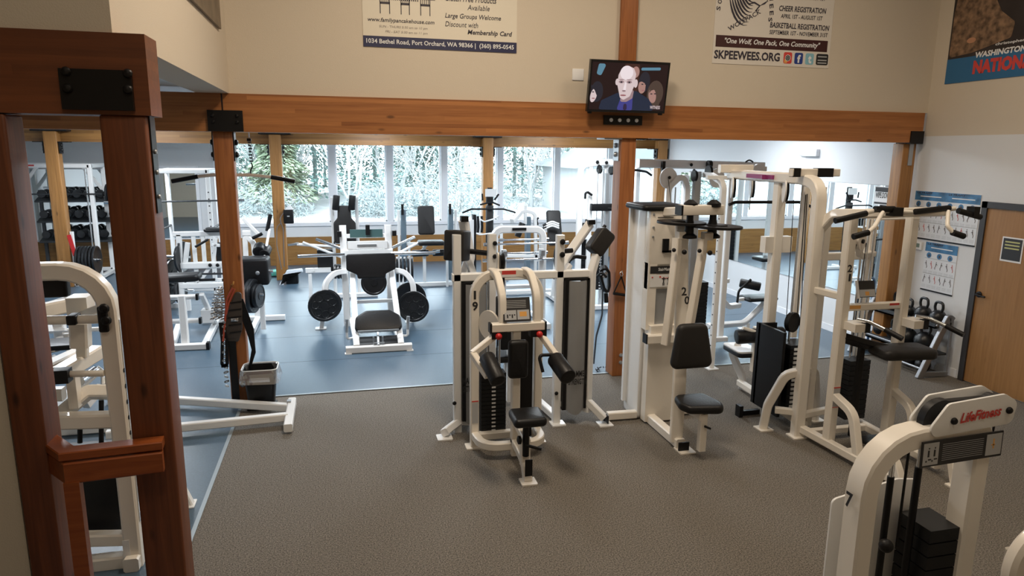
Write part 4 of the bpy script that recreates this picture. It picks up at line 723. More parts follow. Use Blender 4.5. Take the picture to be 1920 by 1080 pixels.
# posters, thermostat, notice --------------------------------------------------
FIG = mat('printed figure', (.08, .06, .07), .6); SKY = mat('light poster paper', (.74, .76, .79), .55)
def poster(label, ya, yb, z0, z1, halves):
    """exercise chart on the right wall between y=ya (far) and y=yb (near)"""
    t = Thing('exercise_poster', label, 'poster', (XR, (ya+yb)/2, z0))
    t.p('sheet', SKY, box(XR-.006, XR-.001, yb, ya, z0, z1)); H = z1-z0; t.p('bottom_rail', BLP, box(XR-.012, XR-.001, yb, ya, z0-.012, z0+.004))
    t.p('blue_header', LBB, box(XR-.008, XR-.006, yb, ya, z1-.19*H, z1)); fg, rd, ln, bl = [], [], [], []
    W = (ya-yb)/halves
    for h_ in range(halves):
        a = ya-h_*W
        t.text('ULTRAFIT', INK, (XR-.0095, a-.03, z1-.055*H), (0, -1, 0), (0, 0, 1), W*.5, .04*H, bold=.03, shear=.2); t.p('header_line', LBL, box(XR-.0092, XR-.008, a-W*.85, a-W*.18, z1-.115*H, z1-.095*H))
        for i in range(3):
            cy = a-W*(.14+.33*i); bl.append(lathe([(.001, 0), (.035, 0), (.035, .002), (.001, .002)], (XR-.006, cy, z1-.27*H), (-1, 0, 0), 16)); fg.append(box(XR-.0095, XR-.008, cy-.012, cy+.008, z1-.30*H, z1-.25*H))
        ln += [box(XR-.0075, XR-.006, a-W*.99, a-W*.01, z0+H*f, z0+H*f+.006) for f in (.66, .34)]
        for row in (.50, .20):
            for i in range(6):
                cy = a-W*(.08+.163*i); zz = z0+H*row; s = random.choice((-1, 1))*.016
                L_ = rd if (i*7+int(row*10)+h_) % 4 == 0 else fg
                L_ += [tube([(XR-.008, cy, zz+.05), (XR-.008, cy+s*.3, zz+.015)], .009, .003, n=(1, 0, 0)), tube([(XR-.008, cy+s*.3, zz+.015), (XR-.008, cy+s*1.0, zz-.005), (XR-.008, cy+s*.7, zz-.028)], .005, .003, 0, n=(1, 0, 0)), tube([(XR-.008, cy, zz+.042), (XR-.008, cy-s*1.1, zz+.03)], .004, .003, n=(1, 0, 0)), sphere((XR-.008, cy, zz+.06), .006, .3, 1, 1, n=5)]
                ln += [box(XR-.0075, XR-.006, cy-.03, cy+.03, zz-.06-.014*j, zz-.057-.014*j) for j in range(3)]
    t.p('diagram', LBB, *bl); t.p('figure', FIG, *fg); t.p('red_figure', LBR, *rd); t.p('fine_print', LBG, *ln)
poster('large double exercise chart with blue header high on the right wall beside the door', 7.36, 6.42, 1.60, 2.185, 2)
poster('smaller single exercise chart with blue header below the large chart', 7.10, 6.63, .97, 1.565, 1)
t = Thing('thermostat', 'small white thermostat on the wall left of the smaller chart', 'thermostat', (XR, 7.2, 1.47)); t.p('body', LBL, box(XR-.025, XR, 7.15, 7.26, 1.45, 1.55, .005)); t.p('display', mat('grey green display', (.2, .28, .25), .3), box(XR-.027, XR-.025, 7.18, 7.235, 1.48, 1.53))
a, b = X_(1881, 443, XR-.021), X_(1914, 495, XR-.021)
t = Thing('door_notice', 'black framed paper notice taped on the maple door', 'notice', (XR-.02, a.y, b.z)); t.p('paper', LBL, box(XR-.024, XR-.021, b.y, a.y, b.z, a.z)); t.p('black_print', LBK, box(XR-.026, XR-.024, b.y+.015, a.y-.015, b.z+.02, a.z-.015)); t.p('yellow_line', mat('yellow green print', (.5, .5, .2), .5), *[box(XR-.028, XR-.026, b.y+.04, a.y-.04, a.z-.06-.035*i, a.z-.045-.035*i) for i in range(3)])
a, b = X_(1642, 349, XR-.014), X_(1671, 386, XR-.014)
t = Thing('wipe_down_sign', 'white wipe down sign stuck on the right end of the side mirror', 'sign', (XR-.014, a.y, b.z)); t.p('paper', LBL, box(XR-.018, XR-.014, b.y, a.y, b.z, a.z)); t.p('black_band', LBK, box(XR-.02, XR-.018, b.y+.01, a.y-.01, a.z-.07, a.z-.01), box(XR-.02, XR-.018, b.y+.01, a.y-.01, b.z+.01, b.z+.035))
t.text('WIPE DOWN', LBK, (XR-.0195, a.y-.02, b.z+.09), (0, -1, 0), (0, 0, 1), a.y-b.y-.04, .08, bold=.02)
a = X_(1520, 287, XR)
t = Thing('emergency_light', 'small white emergency light box high on the side wall above the mirror', 'wall light', (XR, a.y, a.z)); t.p('housing', TRIMW, box(XR-.07, XR, a.y-.22, a.y+.12, a.z-.05, a.z+.06, .01)); t.p('lamp_head', TRIMW, box(XR-.06, XR, a.y+.13, a.y+.22, a.z-.04, a.z+.04, .01))
# ceiling lamps out of the frame
for i, (x, y) in enumerate(FRONT_LAMPS):
    t = Thing('ceiling_lamp', 'rectangular pendant lamp under the high front ceiling', 'lamp', (x, y, 5.58), group='front ceiling lamps'); t.p('housing', TRIMW, box(x-.32, x+.32, y-.62, y+.62, 5.62, 5.68)); t.p('diffuser', mat('lamp diffuser', (1, .85, .65), emit=2), box(x-.3, x+.3, y-.6, y+.6, 5.60, 5.62)); t.p('hanger', GRY, rod((x, y, 5.68), (x, y, 5.9), .02))
for i, (x, y) in enumerate(BACK_LAMPS):
    t = Thing('ceiling_light', 'flat fluorescent panel on the low back ceiling', 'lamp', (x, y, 3.17), group='back ceiling lights'); t.p('frame', TRIMW, box(x-.33, x+.33, y-.63, y+.63, 3.185, 3.2)); t.p('diffuser', mat('cool lamp diffuser', (.92, .97, 1), emit=2), box(x-.3, x+.3, y-.6, y+.6, 3.175, 3.185))
# ------------------------------------------------------------------ leg press
def bar_y(Y, pts, d=.03, m=True): return tube([Y_(x, y, Y) for x, y in pts], d, rnd=True, r=.04)
def plates_on(t, o, axis, R, n, step=.04, m_=None, parent=None, name='weight_plate', holes=0):
    a = Vector(axis).normalized()
    return [t.p(name, m_ or IRN, plate_shape(Vector(o)+a*step*i, a, R, .034, holes), parent=parent) for i in range(n)]
def loaded_plate(label, o, axis, R=.22, holes=0, group=None, t_=.036):
    return solo('weight_plate', label, 'weight plate', IRN, plate_shape(Vector(o), axis, R, t_, holes), group=group)
t = Thing('leg_press_machine', 'white leg press with black foot board, standing alone on the blue rubber floor', 'exercise machine', (.4, 9.8, 0))
t.p('frame', WHT, tube([(.0, 8.95, .05), (.86, 8.95, .05)], .09), tube([(.14, 8.97, .08), (.14, 9.4, .28), (.13, 10.35, 1.02)], .08, r=.1), tube([(.72, 8.97, .08), (.72, 9.4, .28), (.69, 10.35, 1.02)], .08, r=.1),
    tube([(.04, 10.45, 0), (.02, 10.5, 1.52)], .10), tube([(.70, 10.45, 0), (.68, 10.5, 1.52)], .10), tube([(.0, 10.45, 1.12), (.74, 10.45, 1.12)], .09), tube([(.04, 10.5, 1.36), (.68, 10.5, 1.36)], .06), tube([(.14, 9.9, .1), (.7, 9.9, .1)], .06), tube([(.14, 9.0, .08), (.10, 10.5, .08)], .07), tube([(.72, 9.0, .08), (.70, 10.5, .08)], .07), tube([(.1, 10.2, .42), (.7, 10.2, .42)], .05), box(.08, .66, 10.40, 10.44, 1.18, 1.29))
t.p('floor_foot', WHT, foot(.03, 8.93, .09), foot(.83, 8.93, .09), foot(-.35, 10.35, .16), foot(.98, 10.5, .14)); t.p('slot_plate', GRY, box(.22, .50, 10.39, 10.40, 1.22, 1.245)); t.p('window_panel', mat('dark green panel', (.06, .12, .12), .3), box(.12, .60, 10.46, 10.48, 1.34, 1.46)); t.p('safety_stop', BLP, box(.35, .41, 10.42, 10.5, 1.38, 1.53), box(-.06, .0, 10.4, 10.5, 1.36, 1.44), box(.74, .8, 10.4, 10.5, 1.36, 1.44))
t.p('foot_board', BLK, slab(rpoly([(-.35, .17), (.35, .17), (.35, -.06), (.20, -.13), (.20, -.19), (-.20, -.19), (-.20, -.13), (-.35, -.06)], .04), .05, .015, frame((.40, 10.06, .98), (1, 0, 0), (0, .25, 1))), label='wide black foot board')
t.p('horn', WHT, tube([(.04, 10.42, .84), (-.12, 10.36, .84), (-.26, 10.28, .70), (-.27, 10.24, .42)], .08, .08, .2)); t.p('horn', WHT, tube([(.70, 10.42, .84), (.92, 10.36, .82), (1.02, 10.28, .66), (1.03, 10.24, .42)], .08, .08, .2))
t.p('support_leg', WHT, tube([(-.28, 10.35, .4), (-.34, 10.35, .0)], .06), tube([(1.04, 10.5, .4), (1.02, 10.5, 0)], .06))
t.p('seat', BLK, slab(rpoly([(-.32, -.02), (.32, -.02), (.30, .20), (.16, .29), (-.16, .29), (-.30, .20)], .07), .07, .025, frame((.44, 9.18, .22), (1, 0, 0), (0, .6, .8)))); t.p('seat', BLK, pad((.44, 9.08, .08), (1, 0, 0), (0, .9, .35), .56, .20, .06, .02, .03)); t.p('seat_rail', GRY, tube([(.42, 8.93, .10), (.43, 9.3, .34)], .03), tube([(.36, 8.95, .12), (.50, 8.95, .12)], .02), tube([(.16, 9.06, .26), (.70, 9.06, .26)], .025), box(.35, .37, 8.96, 9.0, .05, .2), box(.47, .49, 8.96, 9.0, .05, .2))
for x, s in ((.02, -1), (.84, 1)): t.p('handle', WHT, tube([(x+.08*-s, 9.35, .10), (x+.0, 9.3, .10), (x, 9.3, .34)], .035, rnd=True, r=.04)); t.p('hand_grip', GRY, rod((x, 9.3, .2), (x+.01, 9.3, .38), .045))
for xs_, s in (((.03, -.62), -1), ((.72, 1.35), 1)): t.p('loading_bar', CHR, rod((xs_[0], 10.4, 1.10), (xs_[1], 10.2, 1.12), .05), rod((xs_[0], 10.5, 1.16), (xs_[1]-s*.25, 10.7, 1.3), .045))
for i in range(2): loaded_plate(['round plate with grip holes hung low on the left side of the leg press', 'round plate behind the low right grip-hole plate of the leg press'][i], [Y_(608, 573, 10.2), Y_(768, 562, 10.45)][i], (.25, -1, .05), [.235, .27][i], 7 if i == 0 else 0)
loaded_plate('round plate with grip holes hung low on the right side of the leg press', Y_(775, 575, 10.15), (-.15, -1, .05), .235, 7); loaded_plate('second dark plate right behind the low left plate of the leg press', Y_(611, 572, 10.25), (.25, -1, .05), .235)
loaded_plate('round plate half hidden below the foot board of the leg press', Y_(701, 530, 10.32), (0, -1, .1), .19)
for i in range(5): loaded_plate('dark plate in the row stored on the right side of the leg press', Y_(745+7*i, 505, 10.7), (1, -.1, 0), .20, group='plates stored right of the leg press')
for i in range(3): loaded_plate('small plate stored on the left upright of the leg press', Y_(629+6*i, 509, 10.6), (1, -.1, 0), .11, group='plates stored left of the leg press')
# ------------------------------------------------------------------ hack squat style machine behind
Y = 12.5
def yy(x, y, d=0): v = Y_(x, y, Y+d); return v
t = Thing('shoulder_pad_machine', 'white machine with hourglass back pad and two upright shoulder pads behind the leg press', 'exercise machine', (.05, Y, 0))
t.p('frame', WHT, tube([(-.14, Y+.1, 0), (-.14, Y+.1, 1.80)], .06), tube([(.28, Y+.1, 0), (.28, Y+.1, 1.80)], .06), tube([(-.14, Y+.1, 1.0), (.28, Y+.1, 1.0)], .06), tube([(-.6, Y, .05), (.6, Y, .05)], .08), tube([(-.14, Y+.1, .5), (-.5, Y-.4, .6)], .06), box(-.62, -.2, Y-.4, Y-.3, .55, .62), tube([(-.55, Y-.35, 0), (-.55, Y-.35, .6)], .06))
t.p('back_pad', BRV, slab(rpoly([(-.19, -.36), (.19, -.36), (.19, .0), (.12, .08), (.11, .30), (-.11, .30), (-.12, .08), (-.19, .0)], .05), .07, .025, frame((.06, Y, 1.36), (1, 0, 0), (0, .1, 1))))
for x in ((629, 631), (659, 661)): t.p('shoulder_pad', BLK, roller(yy(x[0], 394, -.1), yy(x[1], 366, -.1), .12))
t.p('arm', WHT, tube([(-.14, Y-.1, .95), (-.75, Y-.2, 1.02)], .05, rnd=True), tube([(.3, Y-.1, .95), (.6, Y-.2, 1.0)], .05, rnd=True), tube([(-.65, Y-.2, 1.05), (.0, Y-.4, .80)], .045, rnd=True)); t.p('weight_box', BLK, box(-.42, -.16, Y-.3, Y-.1, .55, .92)); t.p('hand_grip', CHR, rod((-.9, Y-.2, 1.01), (-.72, Y-.2, 1.03), .04))
# ------------------------------------------------------------------ seated machine by the window
Y = 13.3
t = Thing('chest_press_machine', 'white seated press machine with tilted dark backrest between two blue grey columns', 'exercise machine', (1.6, Y, 0))
SHB = mat('blue grey column cover', (.12, .17, .21), .35)
for x in (1.16, 2.07): t.p('column_cover', SHB, box(x-.05, x+.05, Y-.05, Y+.1, .12, 1.52, .02)); t.p('hand_grip', BLP, rod((x-.02, Y-.06, 1.42), (x-.02, Y-.06, 1.62), .05))
t.p('frame', WHT, *[tube([(x, Y+s, 0), (x, Y+s, 1.5)], .05) for x in (1.07, 2.17) for s in (0,)], tube([(1.25, Y-.1, 0), (1.25, Y-.1, .95)], .045), tube([(1.98, Y-.1, 0), (1.98, Y-.1, .95)], .045), tube([(1.1, Y, .85), (2.1, Y, .85)], .06), tube([(1.07, Y, .05), (2.17, Y, .05)], .07), tube([(1.0, Y-.5, .74), (1.35, Y-.4, .9), (1.5, Y, .9)], .05, rnd=True), tube([(2.15, Y-.5, .72), (1.9, Y-.4, .85)], .05, rnd=True), tube([(1.55, Y, .1), (1.55, Y, .8)], .06), tube([(1.2, Y-.1, .4), (1.1, Y-.1, .05)], .04))
t.p('back_pad', BRV, pad((1.59, Y, 1.30), (1, 0, 0), (-.04, .2, 1), .32, .56, .07)); t.p('seat', BLK, pad((1.65, Y-.25, .86), (1, 0, 0), (0, 1, 0), .50, .35, .08)); t.p('lower_pad', BLK, roller((1.3, Y-.1, .68), (1.62, Y-.1, .68), .13), roller((1.7, Y-.1, .68), (2.0, Y-.1, .68), .13)); t.p('pad_bracket', WHT, tube([(1.45, Y-.1, .68), (1.6, Y-.1, .85)], .04))
t.p('loading_bar', CHR, rod((1.02, Y-.7, .74), (1.75, Y-.75, .80), .05))
# ------------------------------------------------------------------ attachment stand in front of third far post
Y = 13.6
t = Thing('attachment_stand', 'tall dark stand hung with black and chrome pull bars in front of the far post', 'rack', (2.95, Y, 0))
a = Y_(918, 352, Y)
t.p('post', BLP, tube([(a.x, Y, 0), (a.x, Y, a.z)], .09)); t.p('padded_sleeve', BRV, roller(Y_(918, 462, Y-.03), Y_(918, 385, Y-.03), .16), roller(Y_(918, 380, Y-.03), Y_(918, 356, Y-.03), .15)); t.p('top_bracket', WHT, box(a.x-.11, a.x+.11, Y-.12, Y-.1, a.z-.17, a.z-.02), label='white bracket near the top')
t.p('base', WHT, tube([(a.x-.4, Y, .04), (a.x+.4, Y, .04)], .07), tube([(a.x, Y-.4, .04), (a.x, Y+.3, .04)], .07))
def pbar(label, m_, Y, pts, d=.035, r=.06, extra=()): return solo('pull_bar', label, 'pull bar', m_, tube([Y_(x, y, Y) for x, y in pts], d, rnd=True, r=r), *extra)
pbar('wide black pull bar with drooping ends hung on the attachment stand', BLP, Y-.2, [(867, 399), (884, 392), (944, 392), (966, 398), (968, 405)])
pbar('short curved black pull bar above the wide one on the attachment stand', BLP, Y-.15, [(900, 384), (915, 380), (925, 380), (937, 385)])
pbar('upper chrome zigzag curl bar hung on the attachment stand', WHT, Y-.25, [(900, 411), (908, 416), (925, 411), (935, 405)], .03)
pbar('lower chrome zigzag curl bar hung on the attachment stand', WHT, Y-.25, [(884, 435), (900, 440), (925, 437), (933, 432)], .03)
pbar('black rod leaning up right of the attachment stand', BLP, Y-.1, [(927, 375), (935, 364)], .04); pbar('black rod leaning up left of the attachment stand', BLP, Y-.1, [(905, 376), (904, 363)], .035)
for i, x in enumerate((891, 896, 903)): pbar(['leftmost black hanging rope handle beside the attachment stand', 'middle black hanging rope handle beside the attachment stand', 'black hanging rope handle touching the attachment stand'][i], BLP, Y-.2, [(x, 405), (x+1, 425), (x, 436)], .05)
# ------------------------------------------------------------------ shrouded machine + small bench right of the stand
Y = 12.2
t = Thing('cable_arm_machine', 'white machine with black weight columns and angled roller right of the attachment stand', 'exercise machine', (2.9, Y, 0))
a = Y_(880, 440, Y); 
t.p('frame', WHT, tube([Y_(885, 412, Y), Y_(885, 500, Y)], .06), tube([Y_(963, 405, Y), Y_(985, 395, Y), Y_(1003, 400, Y), Y_(1005, 490, Y)], .06), tube([Y_(950, 480, Y), Y_(1020, 480, Y)], .06), tube([Y_(975, 400, Y), Y_(960, 415, Y-.2)], .08), tube([Y_(985, 385, Y), Y_(985, 420, Y)], .05), tube([Y_(940, 490, Y), Y_(940, 420, Y)], .05))
t.p('weight_column', SHB, box(Y_(994, 1, Y).x, Y_(1000, 1, Y).x+.02, Y, Y+.15, .3, 1.45)); t.p('weight_column', BLK, box(Y_(887, 1, Y).x, Y_(893, 1, Y).x, Y, Y+.15, .3, 1.5)); t.p('roller_pad', BLK, roller(Y_(980, 418, Y-.1), Y_(970, 444, Y-.1), .12)); t.p('hand_grip', BLP, tube([Y_(1010, 408, Y), Y_(1006, 412, Y), Y_(1008, 422, Y)], .04, rnd=True), tube([Y_(960, 385+28, Y), Y_(964, 416, Y)], .05, rnd=True)); t.p('base', WHT, tube([(2.4, Y, .05), (3.9, Y, .05)], .07), *[tube([Y_(x, 480, Y), Vector((Y_(x, 480, Y).x, Y, 0))], .05) for x in (885, 940, 1004)])
Y = 11.4
t = Thing('incline_bench', 'white incline bench with dark backrest standing right of the barbell rack', 'bench', (3.5, Y, 0))
t.p('back_pad', BRV, pad(Y_(1038, 428, Y), (1, 0, 0), (.12, .3, 1), .26, .62, .07)); t.p('handle_bar', WHT, *[tube([Y_(1020, 422+4*i, Y-.2), Y_(1035, 415+4*i, Y-.2), Y_(1048, 420+4*i, Y-.2)], .03, rnd=True) for i in range(3)]); t.p('grip', BLP, *[rod(Y_(1018, 423+5*i, Y-.2), Y_(1024, 420+5*i, Y-.2), .04) for i in range(2)])
b_ = Y_(1045, 455, Y)
t.p('frame', WHT, tube([(b_.x, Y, b_.z-.1), (b_.x, Y+.2, .05)], .07), tube([(b_.x, Y-.7, .05), (b_.x, Y+.5, .05)], .07), tube([(b_.x-.3, Y+.5, .05), (b_.x+.3, Y+.5, .05)], .07)); t.p('seat', BLK, pad((b_.x-.05, Y-.3, .5), (1, 0, 0), (0, 1, 0), .3, .35, .07)); t.p('seat_post', WHT, tube([(b_.x-.05, Y-.3, .05), (b_.x-.05, Y-.3, .5)], .06))
# ------------------------------------------------------------------ barbell rack
Y = 10.0
a, b = Y_(927, 430, Y), Y_(1018, 430, Y)
t = Thing('barbell_rack', 'white barbell rack with rounded top beam and black label behind number 19', 'rack', ((a.x+b.x)/2, Y, 0))
t.p('frame', WHT, tube([(a.x, Y, 0), (a.x, Y, a.z), (b.x, Y, b.z), (b.x, Y, 0)], .10, .10, .12), tube([(a.x, Y, .6), (b.x, Y, .6)], .06), tube([(a.x, Y-.4, .05), (a.x, Y+.5, .05)], .08), tube([(b.x, Y-.4, .05), (b.x, Y+.5, .05)], .08), tube([(a.x+.1, Y-.2, .05), (a.x+.1, Y-.2, 1.2)], .07), tube([(b.x-.08, Y-.2, .05), (b.x-.08, Y-.2, 1.2)], .07)); p0 = Y_(961, 430, Y-.06); p1 = Y_(987, 431, Y-.06)
t.p('label', BLP, box(p0.x, p1.x, Y-.06, Y-.05, p0.z-.02, p0.z+.02)); t.p('hook', GRY, *[box(x-.03, x+.03, Y-.3, Y-.2, z-.02, z+.06) for x in (a.x+.1, b.x-.08) for z in (1.13, .84)])
for i, (x0_, x1_, py, lab, nl, nr) in enumerate(((932, 1042, 458, 'upper barbell resting on the white barbell rack', 0, 1), (930, 1042, 488, 'lower barbell resting on the white barbell rack with plates', 2, 2), (945, 1005, 450, 'short thin barbell behind the upper barbell of the rack', 0, 0), (945, 1003, 475, 'thin barbell between the upper and lower barbells of the rack', 0, 0))):
    u0, u1 = Y_(x0_, py, Y-.24 if i < 2 else Y+.1), Y_(x1_, py, Y-.24 if i < 2 else Y+.1); u1.z = u0.z
    tt = Thing('barbell', lab, 'barbell', u0); tt.p('bar', CHR, rod(u0, u1, .028)); tt.p('sleeve', CHR, rod(u0-Vector((.2, 0, 0)), u0, .05)); tt.p('sleeve', CHR, rod(u1, u1+Vector((.2, 0, 0)), .05))
    for s, n_, oo in ((-1, nl, u0), (1, nr, u1)):
        for j in range(n_): loaded_plate('dark plate loaded on the lower barbell of the rack' if i else 'small dark plate on the right end of the upper rack barbell', oo+Vector((s*(.04+.045*j), 0, 0)), (1, 0, 0), .20 if i else .10, group='plates on the lower rack barbell' if i else None)
# ------------------------------------------------------------------ tall cable station left of the middle post
Y = 11.0
t = Thing('cable_station', 'tall white cable station with round-topped uprights left of the middle post', 'exercise machine', (4.1, Y, 0))
a, b, c = Y_(1089, 308, Y), Y_(1108, 312, Y), Y_(1140, 305, Y)
t.p('frame', WHT, tube([(a.x, Y, 0), (a.x, Y, a.z-.02), (a.x+.3, Y, a.z+.02), (c.x, Y, c.z)], .09, .09, .12), tube([(b.x, Y, 0), (b.x, Y, b.z)], .07), tube([(c.x, Y+.1, 0), (c.x, Y+.1, c.z)], .08), tube([(a.x, Y-.3, .05), (c.x+.1, Y-.3, .05)], .08), tube([(a.x, Y, 1.2), (c.x, Y, 1.2)], .06), tube([(a.x-.05, Y, .05), (a.x-.05, Y+.8, .05)], .08), box(b.x-.1, c.x+.1, Y-.04, Y+.06, c.z-.04, c.z+.06))
t.p('channel', GRY, tube([Y_(1139, 325, Y-.1), Vector((Y_(1139, 325, Y).x, Y-.1, .1))], .07, .05)); t.p('cable', GRY, *[rod((x, Y-.08, .6), (x, Y-.08, 2.35), .014) for x in (b.x+.10, b.x+.20, b.x+.26, b.x+.33)]); stack(t, b.x+.12, b.x+.30, Y-.05, Y+.12, .3, 1.1, 16, '-y')
t.p('top_pulley', BLP, pulley(Y_(1124, 318, Y-.1), (1, .2, 0), .07), pulley(Y_(1146, 320, Y-.1), (1, .2, 0), .07)); t.p('top_bolt', BLP, *bolts_y([Y_(1120, 304, Y-.06), Y_(1123, 312, Y-.06), Y_(1137, 305, Y-.06)], .03)); t.p('carriage', BLP, box(b.x-.02, b.x+.36, Y-.16, Y-.06, 1.66, 1.78, .01), tube([(b.x+.0, Y-.1, 1.92), (b.x-.12, Y-.1, 2.0), (b.x-.12, Y-.1, 1.86)], .04, rnd=True), tube([(b.x+.2, Y-.12, 1.72), (b.x+.42, Y-.2, 1.68), (b.x+.5, Y-.2, 1.85)], .035, rnd=True)); stack(t, a.x+.08, a.x+.22, Y+.1, Y+.25, .3, 1.45, 14)
t.p('arm', BLP, tube([(b.x-.05, Y-.3, 1.05), (b.x+.2, Y-.4, 1.12), (b.x+.9, Y-.4, 1.1)], .04, rnd=True), label='black horizontal arm')
# pull-down behind
Y = 12.6
t = Thing('pulldown_machine', 'white pulldown machine with a drooping black bar seen right of the middle post', 'exercise machine', (5.4, Y, 0)); a = Y_(1196, 308, Y)
t.p('frame', WHT, tube([(a.x, Y, 0), (a.x, Y, a.z), (a.x+1.1, Y, a.z)], .09, .09, .1), tube([(a.x+.7, Y, 0), (a.x+.7, Y, a.z)], .08), tube([(a.x, Y, .05), (a.x+1.1, Y, .05)], .08), tube([(a.x+.3, Y-.6, .05), (a.x+.3, Y+.2, .05)], .08)); t.p('pull_bar', BLP, tube([Y_(1178, 320, Y-.3), Y_(1194, 319, Y-.3), Y_(1212, 322, Y-.3), Y_(1222, 329, Y-.3)], .045, rnd=True)); t.p('cable', BLP, wire([(a.x+.15, Y-.3, a.z-.12), (a.x+.15, Y-.1, a.z)], .012)); t.p('seat', BLK, pad((a.x+.3, Y-.4, .5), (1, 0, 0), (0, 1, 0), .35, .4, .08)); stack(t, a.x+.75, a.x+.95, Y, Y+.15, .1, 1.2, 14); t.p('seat_post', WHT, tube([(a.x+.3, Y-.4, .05), (a.x+.3, Y-.4, .5)], .06)); t.p('brand_label', LBR, box(a.x+.05, a.x+.25, Y-.05, Y-.046, a.z-.01, a.z+.03))
# ------------------------------------------------------------------ crossover station behind machine 20
Y = 8.5
t = Thing('crossover_station', 'large white crossover station with arched pulley towers behind machine number 20', 'exercise machine', (4.8, 8.2, 0))
def pt(x, y, Y_d): return Y_(x, y, Y_d)
tb0, tb1 = pt(1196, 306, 8.3), pt(1430, 312, 8.3)
t.p('frame', WHT, tube([tb0, tb1], .11, .11), tube([(4.40, 7.38, 0), (4.40, 7.38, 2.28), (4.42, 7.7, 2.36), (4.46, 8.3, 2.36)], .065, .065, .12), tube([(4.0, 8.0, .06), (4.0, 8.0, 2.2), (4.18, 8.0, 2.36), (4.26, 8.0, 2.2), (4.26, 8.0, .06)], .07, .07, .12), tube([(4.55, 8.6, .06), (4.55, 8.6, 2.34)], .08), tube([(5.05, 8.3, .06), (5.05, 8.3, 2.4)], .08), tube([(4.40, 7.38, .12), (4.5, 8.6, .12)], .065), tube([(4.0, 8.2, .12), (5.1, 8.2, .12)], .065), tube([(4.24, 7.5, 2.34), (4.62, 7.5, 2.34)], .05))
t.p('perforation', BLP, *[lathe([(.001, 0), (.009, 0), (.009, .003), (.001, .003)], (4.366, 7.37, z), (-1, -.1, 0), 8) for z in [.3+.13*i for i in range(14)]]); t.p('foot_plate', WHT, foot(4.40, 7.37, .14), foot(5.9, 9.05, .13))
t.p('centre_channel', GRY, tube([(4.34, 7.9, .15), (4.34, 7.9, 2.4)], .08, .05), rod((4.1, 8.0, .8), (4.1, 8.0, 2.2), .02), rod((4.5, 8.3, .8), (4.5, 8.3, 2.3), .02), rod((4.44, 8.0, .8), (4.44, 8.0, 2.3), .02)); stack(t, 4.42, 4.62, 7.95, 8.15, .25, .98, 16); stack(t, 4.20, 4.38, 8.05, 8.25, .25, .98, 16)
t.p('pulley_guard', WHT, disc(Y_(1253, 334, 8), (.2, -1, 0), .13, .02), disc(Y_(1344, 334, 7.9), (.2, -1, 0), .12, .02)); t.p('pulley', BLP, disc(Y_(1254, 334, 8.03), (.2, -1, 0), .125, .02), pulley(Y_(1302, 330, 7.9), (1, 0, 0), .07), pulley(Y_(1329, 322, 7.9), (1, 0, 0), .08), disc(Y_(1330, 308, 8.2), (1, 0, 0), .05, .05), box(3.98, 4.02, 8.15, 8.2, 2.34, 2.52)); t.p('bolt', BLP, *bolts_y([Y_(1296, 309, 8.22), Y_(1301, 320, 8.0), Y_(1255, 333, 7.97), Y_(1345, 333, 7.88)], .022)); t.p('cable', BLP, wire([Y_(1360, 322, 8), Y_(1400, 318, 8.2)], .008), wire([Y_(1253, 336, 7.9), (4.2, 7.9, 1.0)], .008)); t.p('cable_loop', BLP, tube([Y_(1398, 304, 8.2), Y_(1405, 299, 8.2), Y_(1412, 304, 8.2)], .02, rnd=True, r=.1)); t.p('end_guard', WHT, disc(Y_(1420, 322, 8.2), (.2, -1, 0), .10, .02), box(tb1.x-.12, tb1.x, 8.2, 8.3, tb1.z-.2, tb1.z))
Y = 8.95
t = Thing('low_row_bench', 'white curved bench with black roller and flat black seat below the side mirror', 'bench', (5.9, 8.95, 0))
a, b, c = Y_(1448, 567, Y), Y_(1405, 610, Y), Y_(1325, 618, 8.5)
t.p('frame', WHT, tube([(c.x, c.y, c.z+.05), (5.85, Y, .12), (6.15, Y-.02, .42), (6.12, Y-.02, .50)], .075, .075, .2), tube([Y_(1345, 530, 8.5), Y_(1352, 560, 8.6), Y_(1365, 575, 8.7), Y_(1386, 572, 8.8)], .075, .075, .15), tube([Y_(1340, 528, 8.5), Y_(1365, 526, 8.6)], .06), tube([Y_(1383, 562, 8.85), Y_(1400, 560, 8.9)], .05), tube([(5.9, Y, .12), (5.9, Y, 0)], .06)); t.p('seat', BLK, pad(Y_(1421, 562, 8.9), (1, .05, 0), (0, 1, 0), .52, .32, .06)); t.p('roller_pad', BLK, roller(Y_(1387, 530, 8.9), Y_(1426, 538, 8.75), .13)); t.p('roller_bracket', BLP, tube([Y_(1408, 524, 8.8), Y_(1385, 545, 8.8), Y_(1381, 578, 8.8)], .035, rnd=True, r=.1)); t.p('foot_plate', WHT, foot(5.9, Y, .16))
